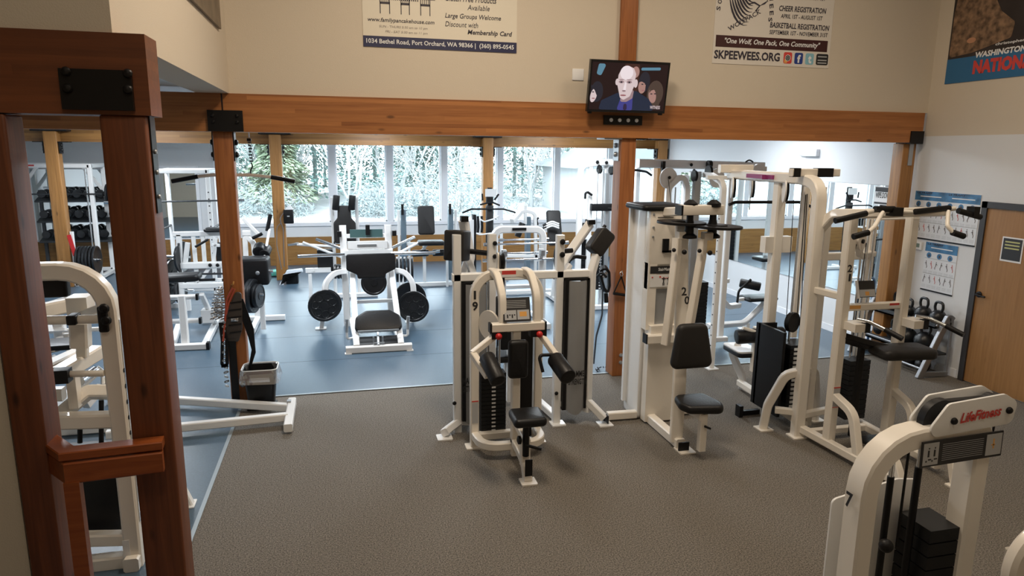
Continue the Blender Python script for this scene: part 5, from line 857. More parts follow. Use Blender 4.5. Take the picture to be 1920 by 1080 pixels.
# ------------------------------------------------------------------ machine right of the chain post
Y = 11.0
t = Thing('shoulder_press_machine', 'white machine with big black weight box right of the chain-hung post', 'exercise machine', (-1.3, Y, 0))
a, b = Y_(457, 487, Y-.9), Y_(505, 535, Y-.9)
t.p('weight_box', BLK, box(a.x-.1, b.x, Y-.9, Y-.5, b.z, a.z, .04), label='large glossy black box'); t.p('bolt', GRY, *bolts_y([Y_(483, 512, Y-.91)], .03))
t.p('frame', WHT, tube([Y_(461, 480, Y), Y_(459, 440, Y), Y_(475, 455, Y), Y_(478, 480, Y)], .07, r=.03), tube([Y_(456, 410, Y), Y_(485, 440, Y)], .05), tube([Y_(474, 480, Y), Vector((-1.3, Y, 0))], .08), tube([Y_(505, 430, Y), Y_(496, 482, Y-.3)], .04, rnd=True), tube([(-1.7, Y, .05), (-.9, Y, .05)], .08), tube([(-1.3, Y-.8, .05), (-1.3, Y+.4, .05)], .08), tube([(-1.15, Y-.7, .05), (-1.15, Y-.7, .6)], .07), tube([Y_(455, 437, Y), Y_(470, 437, Y)], .08)); t.p('hand_grip', BLP, rod(Y_(501, 433, Y), Y_(507, 402, Y), .06), rod(Y_(473, 447, Y-.1), Y_(492, 438, Y-.1), .05)); t.p('roller_pad', BLK, roller(Y_(485, 473, Y-.3), Y_(488, 463, Y-.1), .18), roller(Y_(495, 478, Y-.3), Y_(500, 465, Y-.1), .16))
for i in range(4): loaded_plate('dark plate hanging low below the big black weight box', Y_(471+5*i, 555, Y-1.0), (1, -.3, 0), .24 if i < 2 else .17, group='plates below the black weight box')
t.p('peg', CHR, rod(Y_(455, 551, Y-1.0), Y_(494, 552, Y-1.0), .04), rod(Y_(497, 508, Y-.8), Y_(512, 509, Y-.8), .05))
# ------------------------------------------------------------------ hanging bar with chain
t = Thing('hanging_pull_bar', 'long pale pull bar with black grips hanging behind the chain-hung post', 'pull bar', (-1.05, 7.75, 2.3)); Y = 7.75
L = [Y_(322, 340, Y), Y_(371, 331, Y), Y_(400, 328, Y), Y_(470, 328, Y), Y_(508, 332, Y), Y_(553, 340, Y)]
t.p('bar', CRM, tube(L, .036, rnd=True, r=.1)); t.p('grip', BLP, rod(L[0], L[1], .045)); t.p('grip', BLP, rod(L[4]+(L[4]-L[5])*.0, L[5], .045))
def chain(p, q, n, s=.022, d=.007):
    p, q = Vector(p), Vector(q); S = []; st = (q-p)/n; dr = st.normalized(); a = dr.orthogonal().normalized(); b = dr.cross(a); L_ = st.length*1.25
    for i in range(n):
        c = p+st*(i+.5); u = a if i % 2 else b
        pts = [c+dr*(L_/2-s*.5)*math.cos(k)+u*s*.55*math.sin(k) for k in [2*PI*j/10 for j in range(11)]]
        S.append(tube(pts, d, rnd=True, ns=5, r=0))
    return S
t.p('chain', BPL, *chain(Y_(467, 258, Y), Y_(471, 305, Y), 8, .035, .011)); t.p('hook', BLP, tube([Y_(463, 262, Y), Y_(471, 262, Y)], .03, rnd=True), *[tube([Y_(471, 305, Y), Y_(474, 312, Y), Y_(470, 318, Y), Y_(470, 328, Y)], .014, rnd=True)], tube([Y_(407, 326, Y), Y_(404, 320, Y), Y_(409, 314, Y)], .014, rnd=True))
t.p('ceiling_hook', GRY, rod(Y_(467, 258, Y), Vector((Y_(467, 258, Y).x, Y, 3.2)), .012))
# ------------------------------------------------------------------ left area: bench, rack, tree, smith machine
t = Thing('row_bench', 'white floor bench frame with long black pad at left beyond the near post', 'bench', (-2.1, 10, 0))
t.p('frame', WHT, tube([(-2.3, 9.55, .05), (-1.76, 9.53, .05)], .09, .08), tube([(-2.22, 9.55, .05), (-2.40, 10.9, .05)], .08), tube([(-1.82, 9.55, .05), (-1.88, 10.95, .06)], .08), tube([(-2.06, 9.6, .05), (-2.08, 9.7, .70)], .09), tube([(-2.45, 9.75, .68), (-1.90, 9.72, .68)], .07, rnd=True), tube([(-2.45, 9.72, .36), (-1.88, 9.7, .36)], .07, rnd=True), tube([(-1.84, 10.6, .05), (-1.93, 10.2, .62)], .06), box(-1.98, -1.82, 10.3, 10.5, .18, .36), tube([(-2.1, 10.95, .06), (-1.3, 10.95, .06)], .07)); t.p('end_cap', BLP, box(-2.32, -2.29, 9.5, 9.6, .0, .1), box(-1.79, -1.75, 9.48, 9.58, .0, .1), box(-1.91, -1.88, 9.68, 9.76, .64, .72), box(-1.89, -1.86, 9.66, 9.74, .32, .4))
t.p('pad', BLK, pad((-2.22, 10.3, .80), (1, 0, .02), (0, 1, 0), .56, .34, .10, .04, .07)); t.p('handle', BLP, rod((-1.95, 10.2, .82), (-1.74, 10.2, .82), .04))
def rackframe(name, label, x0_, x1_, Y, z1, holes=True, depth=.9):
    t = Thing(name, label, 'rack', ((x0_+x1_)/2, Y, 0)); F = []
    for x in (x0_, x1_):
        for y in (Y, Y+depth): F.append(tube([(x, y, 0), (x, y, z1)], .07))
        F += [tube([(x, Y, .05), (x, Y+depth, .05)], .06), tube([(x, Y, z1-.03), (x, Y+depth, z1-.03)], .06)]
    F += [tube([(x0_, y, z), (x1_, y, z)], .07) for y in (Y, Y+depth) for z in (z1-.03, .12)]
    t.p('frame', WHT, *F)
    t.p('hole_row', BLP, *[lathe([(.001, 0), (.012, 0), (.012, .003), (.001, .003)], (x, Y-.034, .3+.12*i), (0, -1, 0), 8) for x in (x0_, x1_) for i in range(int((z1-.5)/.12))]); return t
t = rackframe('power_rack', 'tall white perforated power rack at left in front of the framed mirror', -3.1, -2.25, 13.2, 2.25)
t.p('safety_arm', BLP, rod((-3.1, 13.1, 1.2), (-3.1, 14.1, 1.2), .04), rod((-2.25, 13.1, 1.2), (-2.25, 14.1, 1.2), .04))
def barbell(label, a, b, sl=.3):
    a, b = Vector(a), Vector(b); u = (b-a).normalized(); tt = Thing('barbell', label, 'barbell', a); tt.p('bar', mat('black oxide bar', (.08, .085, .09), .3, metal=.8), rod(a, b, .03)); tt.p('sleeve', CHR, rod(a-u*sl, a, .05)); tt.p('sleeve', CHR, rod(b, b+u*sl, .05)); tt.p('collar', BLP, disc(a, u, .045, .03)); tt.p('collar', BLP, disc(b, u, .045, .03)); return tt
barbell('upper barbell racked across the white power rack at left', (-3.6, 13.1, 1.70), (-1.95, 13.1, 1.72))
t = Thing('squat_stand', 'white low frame with horizontal rails left of the chain-hung post', 'rack', (-2.2, 12, 0)); Y = 12
t.p('frame', WHT, tube([Y_(325, 439, Y), Y_(425, 437, Y)], .08), tube([Y_(335, 440, Y), Vector((Y_(339, 535, Y).x, Y, .15))], .08), tube([Y_(340, 498, Y), Y_(425, 496, Y)], .13, .10), tube([Y_(338, 536, Y), Y_(430, 534, Y)], .09), tube([Y_(395, 498, Y), Y_(370, 535, Y)], .06), tube([Y_(405, 447, Y), Y_(400, 495, Y)], .05), tube([Y_(412, 460, Y), Y_(398, 460, Y)], .05), tube([Y_(352, 455, Y), Y_(347, 495, Y)], .07), tube([Y_(362, 440, Y), Y_(370, 530, Y)], .06), tube([Y_(380, 440, Y), Y_(384, 495, Y)], .06), *[tube([Vector((x, y, 0)), Vector((x, y, .2))], .07) for x in (-2.48, -1.75) for y in (12,)]); t.p('bolt', BLP, *bolts_y([Y_(394, 497, Y-.07), Y_(408, 497, Y-.07)], .03)); t.p('seat', BLK, pad(Y_(405, 434, Y), (1, 0, 0), (0, 1, 0), .34, .3, .06)); t.p('back_panel', BLK, box(-2.02, -1.72, Y+.1, Y+.14, .72, 1.1)); t.p('lever', BLP, rod(Y_(366, 463, Y-.2), Y_(390, 449, Y-.2), .04))
barbell('long low barbell at left resting just above the floor bench', Y_(297, 515, 10.6), Y_(424, 513, 10.6), .05)
t = Thing('plate_tree', 'white plate tree with dark plates left of the low white frame', 'rack', (-2.75, 12.3, 0)); Y = 12.2; a = Y_(292, 465, Y)
t.p('frame', WHT, tube([(a.x, Y, 0), (a.x, Y, 1.1)], .08), tube([(a.x-.3, Y, .05), (a.x+.3, Y, .05)], .07), tube([(a.x, Y-.3, .05), (a.x, Y+.3, .05)], .07)); t.p('peg', CHR, *[rod((a.x, Y, z), (a.x+.55, Y-.15, z), .05) for z in (.88, .62, .32)], *[rod((a.x, Y, z), (a.x-.5, Y-.1, z), .05) for z in (.8, .45)])
for i, (z, R, dx) in enumerate(((.88, .26, .42), (.62, .23, .14), (.62, .23, .19), (.62, .22, .24), (.32, .22, .14), (.32, .22, .19), (.32, .21, .35))): loaded_plate('dark plate hung on the white plate tree', (a.x+dx, Y-.04-dx*.27, z-.0), (1, -.27, 0), R, group='plates on the plate tree')
# smith machine far left
Y = 15.2
t = Thing('smith_machine', 'white cage machine with red top label at far left beside the mirror', 'exercise machine', (-5.5, Y, 0))
t.p('frame', WHT, *[tube([(x, y, 0), (x, y, 2.28)], .08) for x in (-6.3, -4.72) for y in (Y, Y+.8)], *[tube([(-6.3, y, z), (-4.72, y, z)], .08) for y, z in ((Y, 2.26), (Y+.8, 2.26), (Y+.8, .1))], tube([(-4.72, Y, 2.26), (-4.72, Y+.8, 2.26)], .08), tube([(-6.3, Y, .06), (-6.3, Y+.8, .06)], .08), tube([(-4.72, Y, .06), (-4.72, Y+.8, .06)], .08), tube([(-6.3, Y+.8, 1.7), (-5.9, Y+.8, 2.24)], .06), tube([(-4.72, Y+.8, 1.7), (-5.1, Y+.8, 2.24)], .06)); t.p('top_label', LBR, box(-5.95, -5.65, Y-.042, Y-.04, 2.25, 2.28)); t.p('guide_rod', CHR, rod((-6.15, Y+.2, .1), (-6.15, Y+.2, 2.2), .03), rod((-4.87, Y+.2, .1), (-4.87, Y+.2, 2.2), .03))
barbell('barbell of the far left cage machine with plates', (-6.2, Y-.05, 1.72), (-4.5, Y-.05, 1.72), .25)
for i, (x, z, lab) in enumerate(((-4.42, 1.72, 'outer'), (-4.36, 1.72, 'inner'))): loaded_plate('plate on the right end of the far left cage barbell, %s of two' % lab, (x, Y-.05, z), (1, 0, 0), .20)
# dumbbell rack before the mirror
Y = 15.9
t = Thing('dumbbell_rack', 'tall dark three-shelf dumbbell rack in front of the framed mirror', 'rack', (-5.1, Y, 0)); DK = mat('dark grey steel', (.06, .065, .07), .45, metal=.4)
t.p('frame', DK, *[tube([(x, Y+.2, 0), (x, Y+.2, 1.75)], .06) for x in (-5.95, -4.35)]); 
for z in (.75, 1.16, 1.57): t.p('shelf', DK, pad((-5.15, Y+.05, z), (1, 0, 0), (0, 1, .35), 1.62, .34, .03, .006, .01))
DB = Thing('dumbbell', 'black round dumbbell on the dark rack in front of the framed mirror', 'dumbbell', (-5.8, Y, .82), group='dumbbells on the mirror rack'); c = Vector((-5.8, Y, .87)); DB.p('handle', CHR, rod(c-Vector((0, .08, 0)), c+Vector((0, .08, 0)), .03)); DB.p('weight_head', IRN, lathe([(.02, 0), (.075, .005), (.085, .03), (.085, .07), (.075, .09), (.02, .1)], c-Vector((0, .17, 0)), (0, 1, 0), 16)); DB.p('weight_head', IRN, lathe([(.02, 0), (.075, .005), (.085, .03), (.085, .07), (.075, .09), (.02, .1)], c+Vector((0, .07, 0)), (0, 1, 0), 16))
for r_ in range(3):
    for i in range(7):
        if r_ == 0 and i == 0: continue
        copy_thing(DB.o, (-5.8+.21*i, Y, .82+.41*r_))
for r_, z in enumerate((.95, 1.55)): pass
# plates stacked at left post
t = Thing('plate_rack', 'small white floor rack holding dark plates right of the far left post', 'rack', (-4.7, 14.6, 0)); t.p('frame', WHT, tube([(-4.95, 14.6, 0), (-4.95, 14.6, 1.05)], .06), tube([(-5.1, 14.6, .04), (-4.5, 14.6, .04)], .06)); t.p('peg', CHR, rod((-4.95, 14.6, .5), (-4.5, 14.6, .5), .05)); t.p('red_strap', RED, tube([(-4.97, 14.5, 1.0), (-4.9, 14.5, .6)], .07, .01))
for i in range(6): loaded_plate('large dark plate in the upright row beside the far left post', (-4.86+.058*i, 14.6, .5), (1, 0, 0), .27, group='plates beside the far left post')
t = Thing('cable_row_seat', 'small white machine end with a black pad left of the far left post', 'exercise machine', (-4.8, 12.5, 0)); Y = 12.5
t.p('frame', WHT, tube([Y_(36, 440, Y), Y_(42, 490, Y)], .07), tube([Y_(22, 445, Y), Y_(48, 444, Y)], .05), box(Y_(40, 470, Y).x, Y_(58, 470, Y).x, Y-.05, Y+.05, .5, Y_(50, 462, Y).z), tube([Y_(30, 495, Y), Y_(75, 494, Y)], .06), tube([(Y_(48, 480, Y).x, Y, 0), (Y_(48, 480, Y).x, Y, .6)], .08)); t.p('pad', BLK, pad(Y_(46, 455, Y+.2), (1, 0, 0), (.1, .2, 1), .2, .5, .08))
# ------------------------------------------------------------------ near left machine seen between the posts
Y = 4.45
t = Thing('multi_press_machine', 'large cream arched machine with black weight box seen between the two near posts', 'exercise machine', (-1.9, Y, 0))
def L_(x, y, d=0): return Y_(x, y, Y+d)
top = L_(100, 508).z; xr = L_(228, 800).x
t.p('frame', CRM, tube([(xr, Y, 0), (xr, Y, top), (xr-1.05, Y, top), (xr-1.05, Y, 0)], .10, .10, .24), tube([(xr-1.05, Y, .04), (xr, Y, .04)], .09), tube([L_(85, 790), L_(215, 786)], .09), tube([L_(85, 1012), L_(240, 1008)], .08), tube([(xr, Y-.1, .05), (xr, Y+.9, .05)], .09))
t.p('chrome_strip', CHR, box(xr+.052, xr+.056, Y-.02, Y+.03, .3, top-.3)); t.p('adjuster_holes', BLP, *[lathe([(.001, 0), (.014, 0), (.014, .004), (.001, .004)], (xr+.05, Y-.02, z), (1, 0, 0), 8) for z in (.9, 1.0, 1.1, 1.2, 1.3)]); t.p('label_strip', LBL, box(xr-.05, xr-.01, Y-.053, Y-.05, .05, .2))
a, b = L_(46, 515, .02), L_(127, 558, .02)
t.p('back_pad', BLK, box(a.x-.2, b.x, Y+.02, Y+.1, b.z, a.z, .02)); a, b = L_(98, 860, .1), L_(232, 1000, .1)
t.p('weight_box', BLK, box(a.x-.02, b.x, Y+.1, Y+.35, b.z, a.z, .015), label='large black weight box')
t.p('upper_arm', CRM, tube([L_(45, 590, .3), L_(140, 570, .6), L_(165, 568, .6)], .09), tube([L_(45, 602), L_(190, 598)], .055, rnd=True), tube([L_(150, 592, .3), L_(190, 578, .1)], .05), box(L_(128, 560, .3).x, L_(167, 560, .3).x, Y+.25, Y+.4, L_(140, 590, .3).z, L_(140, 556, .3).z))
t.p('arm_collar', BLP, box(L_(128, 592).x, L_(147, 592).x, Y-.05, Y+.05, L_(137, 607).z, L_(137, 589).z, .01)); t.p('adjuster', BLP, box(L_(188, 570).x, L_(207, 570).x, Y-.08, Y-.05, L_(198, 618).z, L_(198, 570).z, .012), *bolts_y([L_(196, 578, -.08), L_(200, 600, -.08)], .03))
t.p('lower_arm', CRM, tube([L_(75, 700), L_(160, 660, .5)], .09), tube([L_(112, 702), L_(182, 660, .4)], .09), tube([L_(70, 702, -.05), L_(195, 700, -.05)], .04, rnd=True), tube([L_(150, 605, .1), L_(152, 650, .1)], .10), tube([L_(155, 650, .2), L_(155, 668, .2)], .06), box(L_(124, 700, .1).x, L_(142, 700, .1).x, Y+.08, Y+.16, L_(135, 765, .1).z, L_(135, 700, .1).z), tube([L_(105, 785, .1), L_(165, 735, .2), L_(205, 735, .2)], .08, r=.05), tube([L_(66, 740, .2), L_(120, 738, .2)], .08))
for x in (72, 113): v = L_(x, 706, -.08); t.p('end_cap', BLP, box(v.x-.045, v.x+.045, Y-.1, Y-.02, v.z-.04, v.z+.04))
t.p('guide_rod', BLP, rod(L_(150, 780, .2), L_(150, 830, .2), .03), rod(L_(190, 750, .2), L_(190, 830, .2), .03)); t.p('piston', CHR, rod(L_(195, 705, .3), L_(195, 728, .3), .04), rod(L_(150, 715, .3), L_(178, 695, .5), .06))
t.p('rear_foot', WHT, tube([(-1.30, 5.18, .16), (-1.24, 5.18, .16), (-1.18, 5.18, .0)], .07, .07, .03), foot(-1.20, 5.18, .13)); t.p('rear_rail', WHT, tube([(xr, Y+.85, .10), (-1.28, 5.18, .12)], .06))
# bench of the next machine in the gap
Y2 = 6.8
t = Thing('gap_bench', 'white bench with black pad seen through the gap between the near left posts', 'bench', (-2.6, Y2, 0))
def B_(x, y, d=0): return Y_(x, y, Y2+d)
t.p('pad', BLK, pad(B_(88, 652), (1, .1, 0), (0, 1, 0), .52, .34, .05)); t.p('pad_trim', GRY, tube([B_(52, 660, -.16), B_(105, 660, -.16), B_(127, 648, .0)], .02, rnd=True)); t.p('frame', WHT, tube([B_(67, 665), Vector((B_(67, 665).x, Y2, .0))], .07), tube([B_(125, 625, .3), B_(132, 665, .3)], .05), tube([B_(62, 700, .2), B_(105, 672, .2)], .08), tube([B_(110, 598, 1), B_(115, 640, 1)], .1), tube([B_(80, 622, 1), B_(190, 617, 1)], .05, rnd=True), tube([B_(48, 585, .8), B_(130, 560, .9)], .06), tube([(-3, Y2, .05), (-2.0, Y2, .05)], .08), tube([B_(160, 760, -.4), B_(190, 725, -.2)], .07), tube([B_(140, 735, .1), B_(190, 690, .2)], .06)); t.p('foot_fin', WHT, *[slab([(0, 0), (.28, 0), (.1, .16)], .02, 0, frame(B_(x, y, .9), (1, 0, 0), (0, .8, .4))) for x, y in ((70, 625), (100, 640))]); t.p('handle', CHR, rod(B_(150, 715, .2), B_(168, 708, .2), .04)); t.p('roller', BLK, roller(B_(55, 640, .5), B_(56, 615, .6), .12))
# ------------------------------------------------------------------ white floor frame on the carpet
t = Thing('floor_frame', 'low white V-shaped floor frame with crossbar lying at the carpet edge', 'floor frame', (-1.0, 6.9, 0))
a, b = G_(549, 757, .08), G_(541, 800, .08)
t.p('rail', WHT, tube([G_(200, 742, .08), G_(545, 764, .08)], .075)); t.p('rail', WHT, tube([G_(200, 815, .08), G_(540, 781, .08)], .075)); t.p('crossbar', WHT, tube([G_(548, 752, .09), G_(540, 803, .06)], .08, .08)); t.p('rear_upright', WHT, tube([(-2.9, 7.2, 0), (-2.9, 7.2, 1.3)], .08)); t.p('rear_crossbar', WHT, tube([(-2.9, 6.5, .05), (-2.9, 7.9, .05)], .08)); t.p('bracket', GRY, box(a.x-.05, a.x-.01, a.y-.08, a.y-.03, .08, .14))
# ------------------------------------------------------------------ trash bin with bag
c = G_(491, 772, 0)
t = Thing('waste_bin', 'black rectangular waste bin with clear bag beside the chain-hung post', 'bin', (c.x, c.y, 0))
cx, cy = -.86, 7.20
def ring(w, d, r, z, n=5): return [Vector((cx+p[0], cy+p[1], z)) for p in rrect(w, d, r, n)]
def loft(rings, cap=(True, False)):
    V = [v for r_ in rings for v in r_]; K = len(rings[0]); F = [(i*K+j, i*K+(j+1) % K, (i+1)*K+(j+1) % K, (i+1)*K+j) for i in range(len(rings)-1) for j in range(K)]
    if cap[0]: F.append(tuple(range(K-1, -1, -1)))
    return V, F
t.p('bin', BLP, loft([ring(.24, .20, .04, 0), ring(.32, .27, .05, .40), ring(.34, .29, .05, .42), ring(.32, .27, .05, .42), ring(.22, .18, .04, .03)]))
rn = random.Random(3); bagr = []
for k, (s, z) in enumerate(((-.015, .30), (.0, .42), (.03, .435), (.045, .40), (.06, .34), (.085, .30))): bagr.append([v+Vector((rn.uniform(-1, 1), rn.uniform(-1, 1), rn.uniform(-1, 1)))*.012*(k > 2) for v in ring(.32+s, .27+s, .06, z)])
t.p('bag', BAG, loft(bagr, (False, False)), label='clear plastic liner folded over the rim'); t.p('bag_rim', mat('white bag edge', (.8, .82, .82), .4), *[tube([v for v in ring(.345, .295, .06, .43)]+[ring(.345, .295, .06, .43)[0]], .012, rnd=True, r=0, ns=6)]); t.p('base_ring', BLP, box(cx-.14, cx+.14, cy-.12, cy+.12, 0, .02, .01))
# soap box, far bin, green step
a, b = Y_(531, 393, 14.4), Y_(551, 419, 14.4)
t = Thing('soap_dispenser', 'black box with white paper on top hanging on the far yellow post', 'dispenser', ((a.x+b.x)/2, 14.45, b.z)); t.p('box', BLP, box(a.x, b.x, 14.36, 14.5, b.z, a.z, .02)); t.p('paper', LBL, slab([(0, 0), (.16, 0), (.10, .10), (.05, .06)], .05, 0, frame((a.x+.03, 14.42, a.z), (1, 0, 0), (0, 0, 1)))); t.p('badge', LBG, box(a.x+.07, b.x-.07, 14.355, 14.36, (a.z+b.z)/2, (a.z+b.z)/2+.02))
a, b = Y_(536, 500, 14.2), Y_(560, 523, 14.2)
t = Thing('small_bin', 'small black bin with white bag on the floor below the soap box', 'bin', ((a.x+b.x)/2, 14.2, 0)); t.p('bin', BLP, box(a.x, b.x, 14.05, 14.25, 0, .27, .02)); t.p('bag', mat('white plastic bag', (.75, .8, .85), .4), slab(rpoly([(-.02, .0), (.36, .04), (.34, .12), (.05, .09), (-.12, -.22), (-.02, -.2)], .02), .05, .01, frame((a.x-.02, 14.03, .20), (1, 0, 0), (0, 0, 1))), label='white bag hanging over the side')
solo('resistance_strap', 'long grey strap loop hanging down beside the far soap box post', 'strap', mat('grey strap', (.12, .13, .14), .6), tube([Y_(527, 418, 14.3), Y_(519, 425, 14.3), Y_(519, 460, 14.3), Y_(528, 505, 14.3)], .05, .01, r=.2, n=(0, 1, 0)), tube([Y_(531, 400, 14.36), Y_(524, 410, 14.3), Y_(531, 430, 14.3), Y_(533, 500, 14.3)], .04, .01, r=.2, n=(0, 1, 0)))
t = solo('step_platform', 'flat green step platform on the floor left of the small far bin', 'step', mat('teal green plastic', (.10, .42, .34), .5), box(-1.75, -1.2, 14.9, 15.2, .02, .12, .02))
# ------------------------------------------------------------------ belts and chains on the post
Yf = 7.31
def F_(x, y, d=0): return Y_(x, y, Yf+d)
t = Thing('dip_belt', 'wide black ribbed dip belt hanging on the post with long straps', 'belt', (-1.0, Yf, .7))
O = [(425, 640), (422, 600), (436, 560), (442, 546), (453, 548), (455, 580), (455, 615), (448, 640)]
ctr = F_(440, 600); t.p('belt_pad', mat('dark brown leather', (.05, .04, .035), .55), slab(rpoly([((F_(*p)-ctr).x, (F_(*p)-ctr).z) for p in O], .03), .03, .01, frame((ctr.x, Yf+.0, ctr.z), (1, 0, 0), (0, 0, 1)))); t.p('rib', BLP, *[tube([F_(427+abs(i-2)*2, 568+i*14, -.035), F_(453, 565+i*14, -.035)], .012, rnd=True) for i in range(5)]); t.p('buckle', CHR, box(F_(434, 598).x, F_(448, 598).x, Yf-.045, Yf-.03, F_(440, 601).z, F_(440, 595).z, .004))
t.p('strap', BLP, ribbon([F_(441, 632), F_(440, 750)], .085, .012, (1, 0, 0)) if False else box(F_(433, 700).x, F_(447, 700).x, Yf-.03, Yf-.02, .04, F_(440, 632).z)); t.p('strap', BLP, tube([F_(452, 550, .02), F_(470, 590), F_(478, 640), F_(477, 665), F_(468, 695)], .09, .012, .3, n=(0, 1, 0)) if False else slab(rpoly([((F_(*p)-ctr).x, (F_(*p)-ctr).z) for p in ((452, 548), (462, 575), (476, 615), (480, 660), (470, 692), (466, 690), (472, 655), (466, 632), (455, 600))], .01), .012, .003, frame((ctr.x, Yf-.01, ctr.z), (1, 0, 0), (0, 0, 1))))
t = Thing('lifting_chain', 'bundle of heavy steel chain looped on the post left of the ribbed belt', 'chain', (-1.2, Yf, 1.2)); ST = mat('galvanised chain steel', (.50, .48, .46), .3, metal=.9)
S = []
for i in range(5):
    x = 402+4*i; S += chain(F_(413, 536, -.02*(i % 2)), F_(x, 560, -.03*(i % 3)), 5, .04, .011)+chain(F_(x, 560, -.03*(i % 3)), F_(398+5*i, 600-3*(i % 2), -.02*(i % 2)), 8, .042, .012)
t.p('chain', ST, *S); t.p('hook', LBO, tube([Vector((-1.1, 7.34, F_(437, 535).z)), F_(437, 533, -.03), F_(438, 528, -.03)], .014, rnd=True), label='brass coat hook')
t = Thing('chain_leash', 'narrow black strap with hanging chain end beside the ribbed belt', 'strap', (-1.2, Yf, .8)); t.p('strap', BLP, tube([F_(413, 605, -.05), F_(417, 640, -.05), F_(416, 685, -.05), F_(426, 685, -.05), F_(425, 640, -.05), F_(418, 605, -.05)], .02, .03, .03, n=(0, 1, 0)), box(F_(414, 650).x, F_(427, 650).x, Yf-.06, Yf-.045, F_(420, 686).z, F_(420, 680).z)); t.p('chain', ST, *chain(F_(420, 600, -.06), F_(420, 680, -.06), 10, .035, .010), *chain(F_(423, 685, -.05), F_(426, 728, -.05), 5, .045, .012))
solo('red_cord', 'red rubber cord looped from the brass hook on the post', 'cord', mat('red cord', (.40, .07, .04), .5), tube([F_(436, 540, -.03), F_(425, 562, -.04), F_(422, 600, -.05), F_(418, 640, -.07)], .02, rnd=True, r=.1), tube([F_(440, 542, -.03), F_(428, 570, -.04), F_(424, 590, -.05)], .018, rnd=True, r=.1))
# ------------------------------------------------------------------ handles on the middle post
def H_(x, y, d=0): return Y_(x, y, 7.30+d)
t = Thing('triangle_grip', 'black triangular cable handle on the front of the middle post', 'cable grip', (3.15, 7.3, 1.3)); t.p('strap', BLP, tube([H_(1165, 518), H_(1151, 549)], .016, rnd=True), tube([H_(1165, 518), H_(1175, 552)], .016, rnd=True)); t.p('grip', BLP, rod(H_(1150, 550), H_(1176, 554), .035)); t.p('ring', CHR, tube([H_(1165, 520), H_(1162, 512), H_(1166, 508), H_(1168, 515), H_(1165, 520)], .01, rnd=True, r=0)); t.p('hook', CHR, rod((H_(1165, 510).x, 7.34, H_(1165, 510).z), H_(1165, 510), .012))
t = Thing('ankle_cuff', 'bunch of black cuffs with a long strap on the left of the middle post', 'cuff', (3.0, 7.4, 1.3)); D = [tube([H_(1126, 506, .1), H_(1134, 500, .05), H_(1141, 508, .1), H_(1142, 535, .1), H_(1138, 550, .1), H_(1131, 540, .1), H_(1124, 515, .1)], .07, .03, .05, n=(0, 1, 0)), rod(H_(1136, 550, .1), H_(1137, 567, .1), .05), tube([H_(1120, 518, .1), H_(1128, 510, .0), H_(1137, 520, .0)], .03, rnd=True)]
t.p('cuff', BLP, *D); t.p('buckle', CHR, tube([H_(1131, 520, 0), H_(1138, 510, 0)], .015, .03)); t.p('strap', BLP, tube([H_(1130, 540, .1), H_(1129, 590, .1), H_(1118, 630, .1), H_(1113, 682, .1)], .035, .008, .2, n=(0, 1, 0)))
t = Thing('cuff_bundle', 'small dark cuff bundle hanging on the right side of the middle post', 'cuff', (3.28, 7.4, 1.3)); t.p('cuff', BLP, sphere(H_(1178, 525, .1), .05, .8, .6, 1.4), sphere(H_(1181, 545, .1), .05, .7, .6, 1.2), rod(H_(1178, 515, .15), H_(1180, 560, .15), .04))
solo('floor_chain', 'dark chain and cable pieces lying on the floor around the middle post', 'chain', DKC := mat('dark chain', (.05, .055, .06), .4, metal=.7), *chain((2.93, 7.50, .03), (3.02, 7.62, .03), 4, .04, .012), *chain((3.30, 7.5, .03), (3.34, 7.62, .03), 4, .04, .012), *chain((3.02, 7.62, .03), (3.34, 7.62, .03), 10, .04, .012))
# ------------------------------------------------------------------ kettlebell rack
t = Thing('kettlebell_rack', 'grey metal two-shelf kettlebell rack standing against the right wall', 'rack', (6.9, 7.0, 0)); SIL = mat('silver grey steel', (.33, .34, .36), .35, metal=.6)
for y in (6.50, 7.66): t.p('side_leg', SIL, tube([(6.66, y, .0), (6.98, y, .74), (7.04, y, .70)], .05, .08, .02), tube([(6.70, y, .05), (7.06, y, .03)], .04, .06), tube([(7.04, y, .70), (7.05, y, .03)], .03))
t.p('shelf', DK, box(6.82, 7.08, 6.52, 7.64, .60, .62), box(6.82, 6.85, 6.52, 7.64, .60, .66)); t.p('shelf', DK, box(6.72, 7.06, 6.52, 7.64, .26, .28), box(6.72, 6.75, 6.52, 7.64, .26, .32)); t.p('rail', SIL, rod((6.72, 6.5, .10), (6.72, 7.66, .10), .03), rod((6.84, 6.5, .64), (6.84, 7.66, .64), .03), rod((6.73, 6.5, .30), (6.73, 7.66, .30), .03))
def kettle(label, x, y, z, s):
    t = Thing('kettlebell', label, 'kettlebell', (x, y, z)); r = .095*s
    t.p('body', IRN, sphere((x, y, z+r*.95), r, 1, 1, .95)); h = r*1.75
    t.p('handle', IRN, tube([(x, y-r*.42, z+r*1.6), (x, y-r*.62, z+r*2.2), (x, y-r*.52, z+r*2.9), (x, y+r*.52, z+r*2.9), (x, y+r*.62, z+r*2.2), (x, y+r*.42, z+r*1.6)], .032, rnd=True, r=.05))
for i, (y, s, lab) in enumerate(((6.62, 1.0, 'nearest kettlebell on the top shelf at its right end'), (6.84, 1.02, 'second kettlebell from the right end of the top shelf'), (7.06, .8, 'small upright kettlebell in the middle of the top shelf'), (7.26, .95, 'fourth kettlebell from the right on the top shelf'), (7.47, .85, 'farthest kettlebell on the top shelf at its left end'))): kettle(lab, 6.95, y, .62, s)
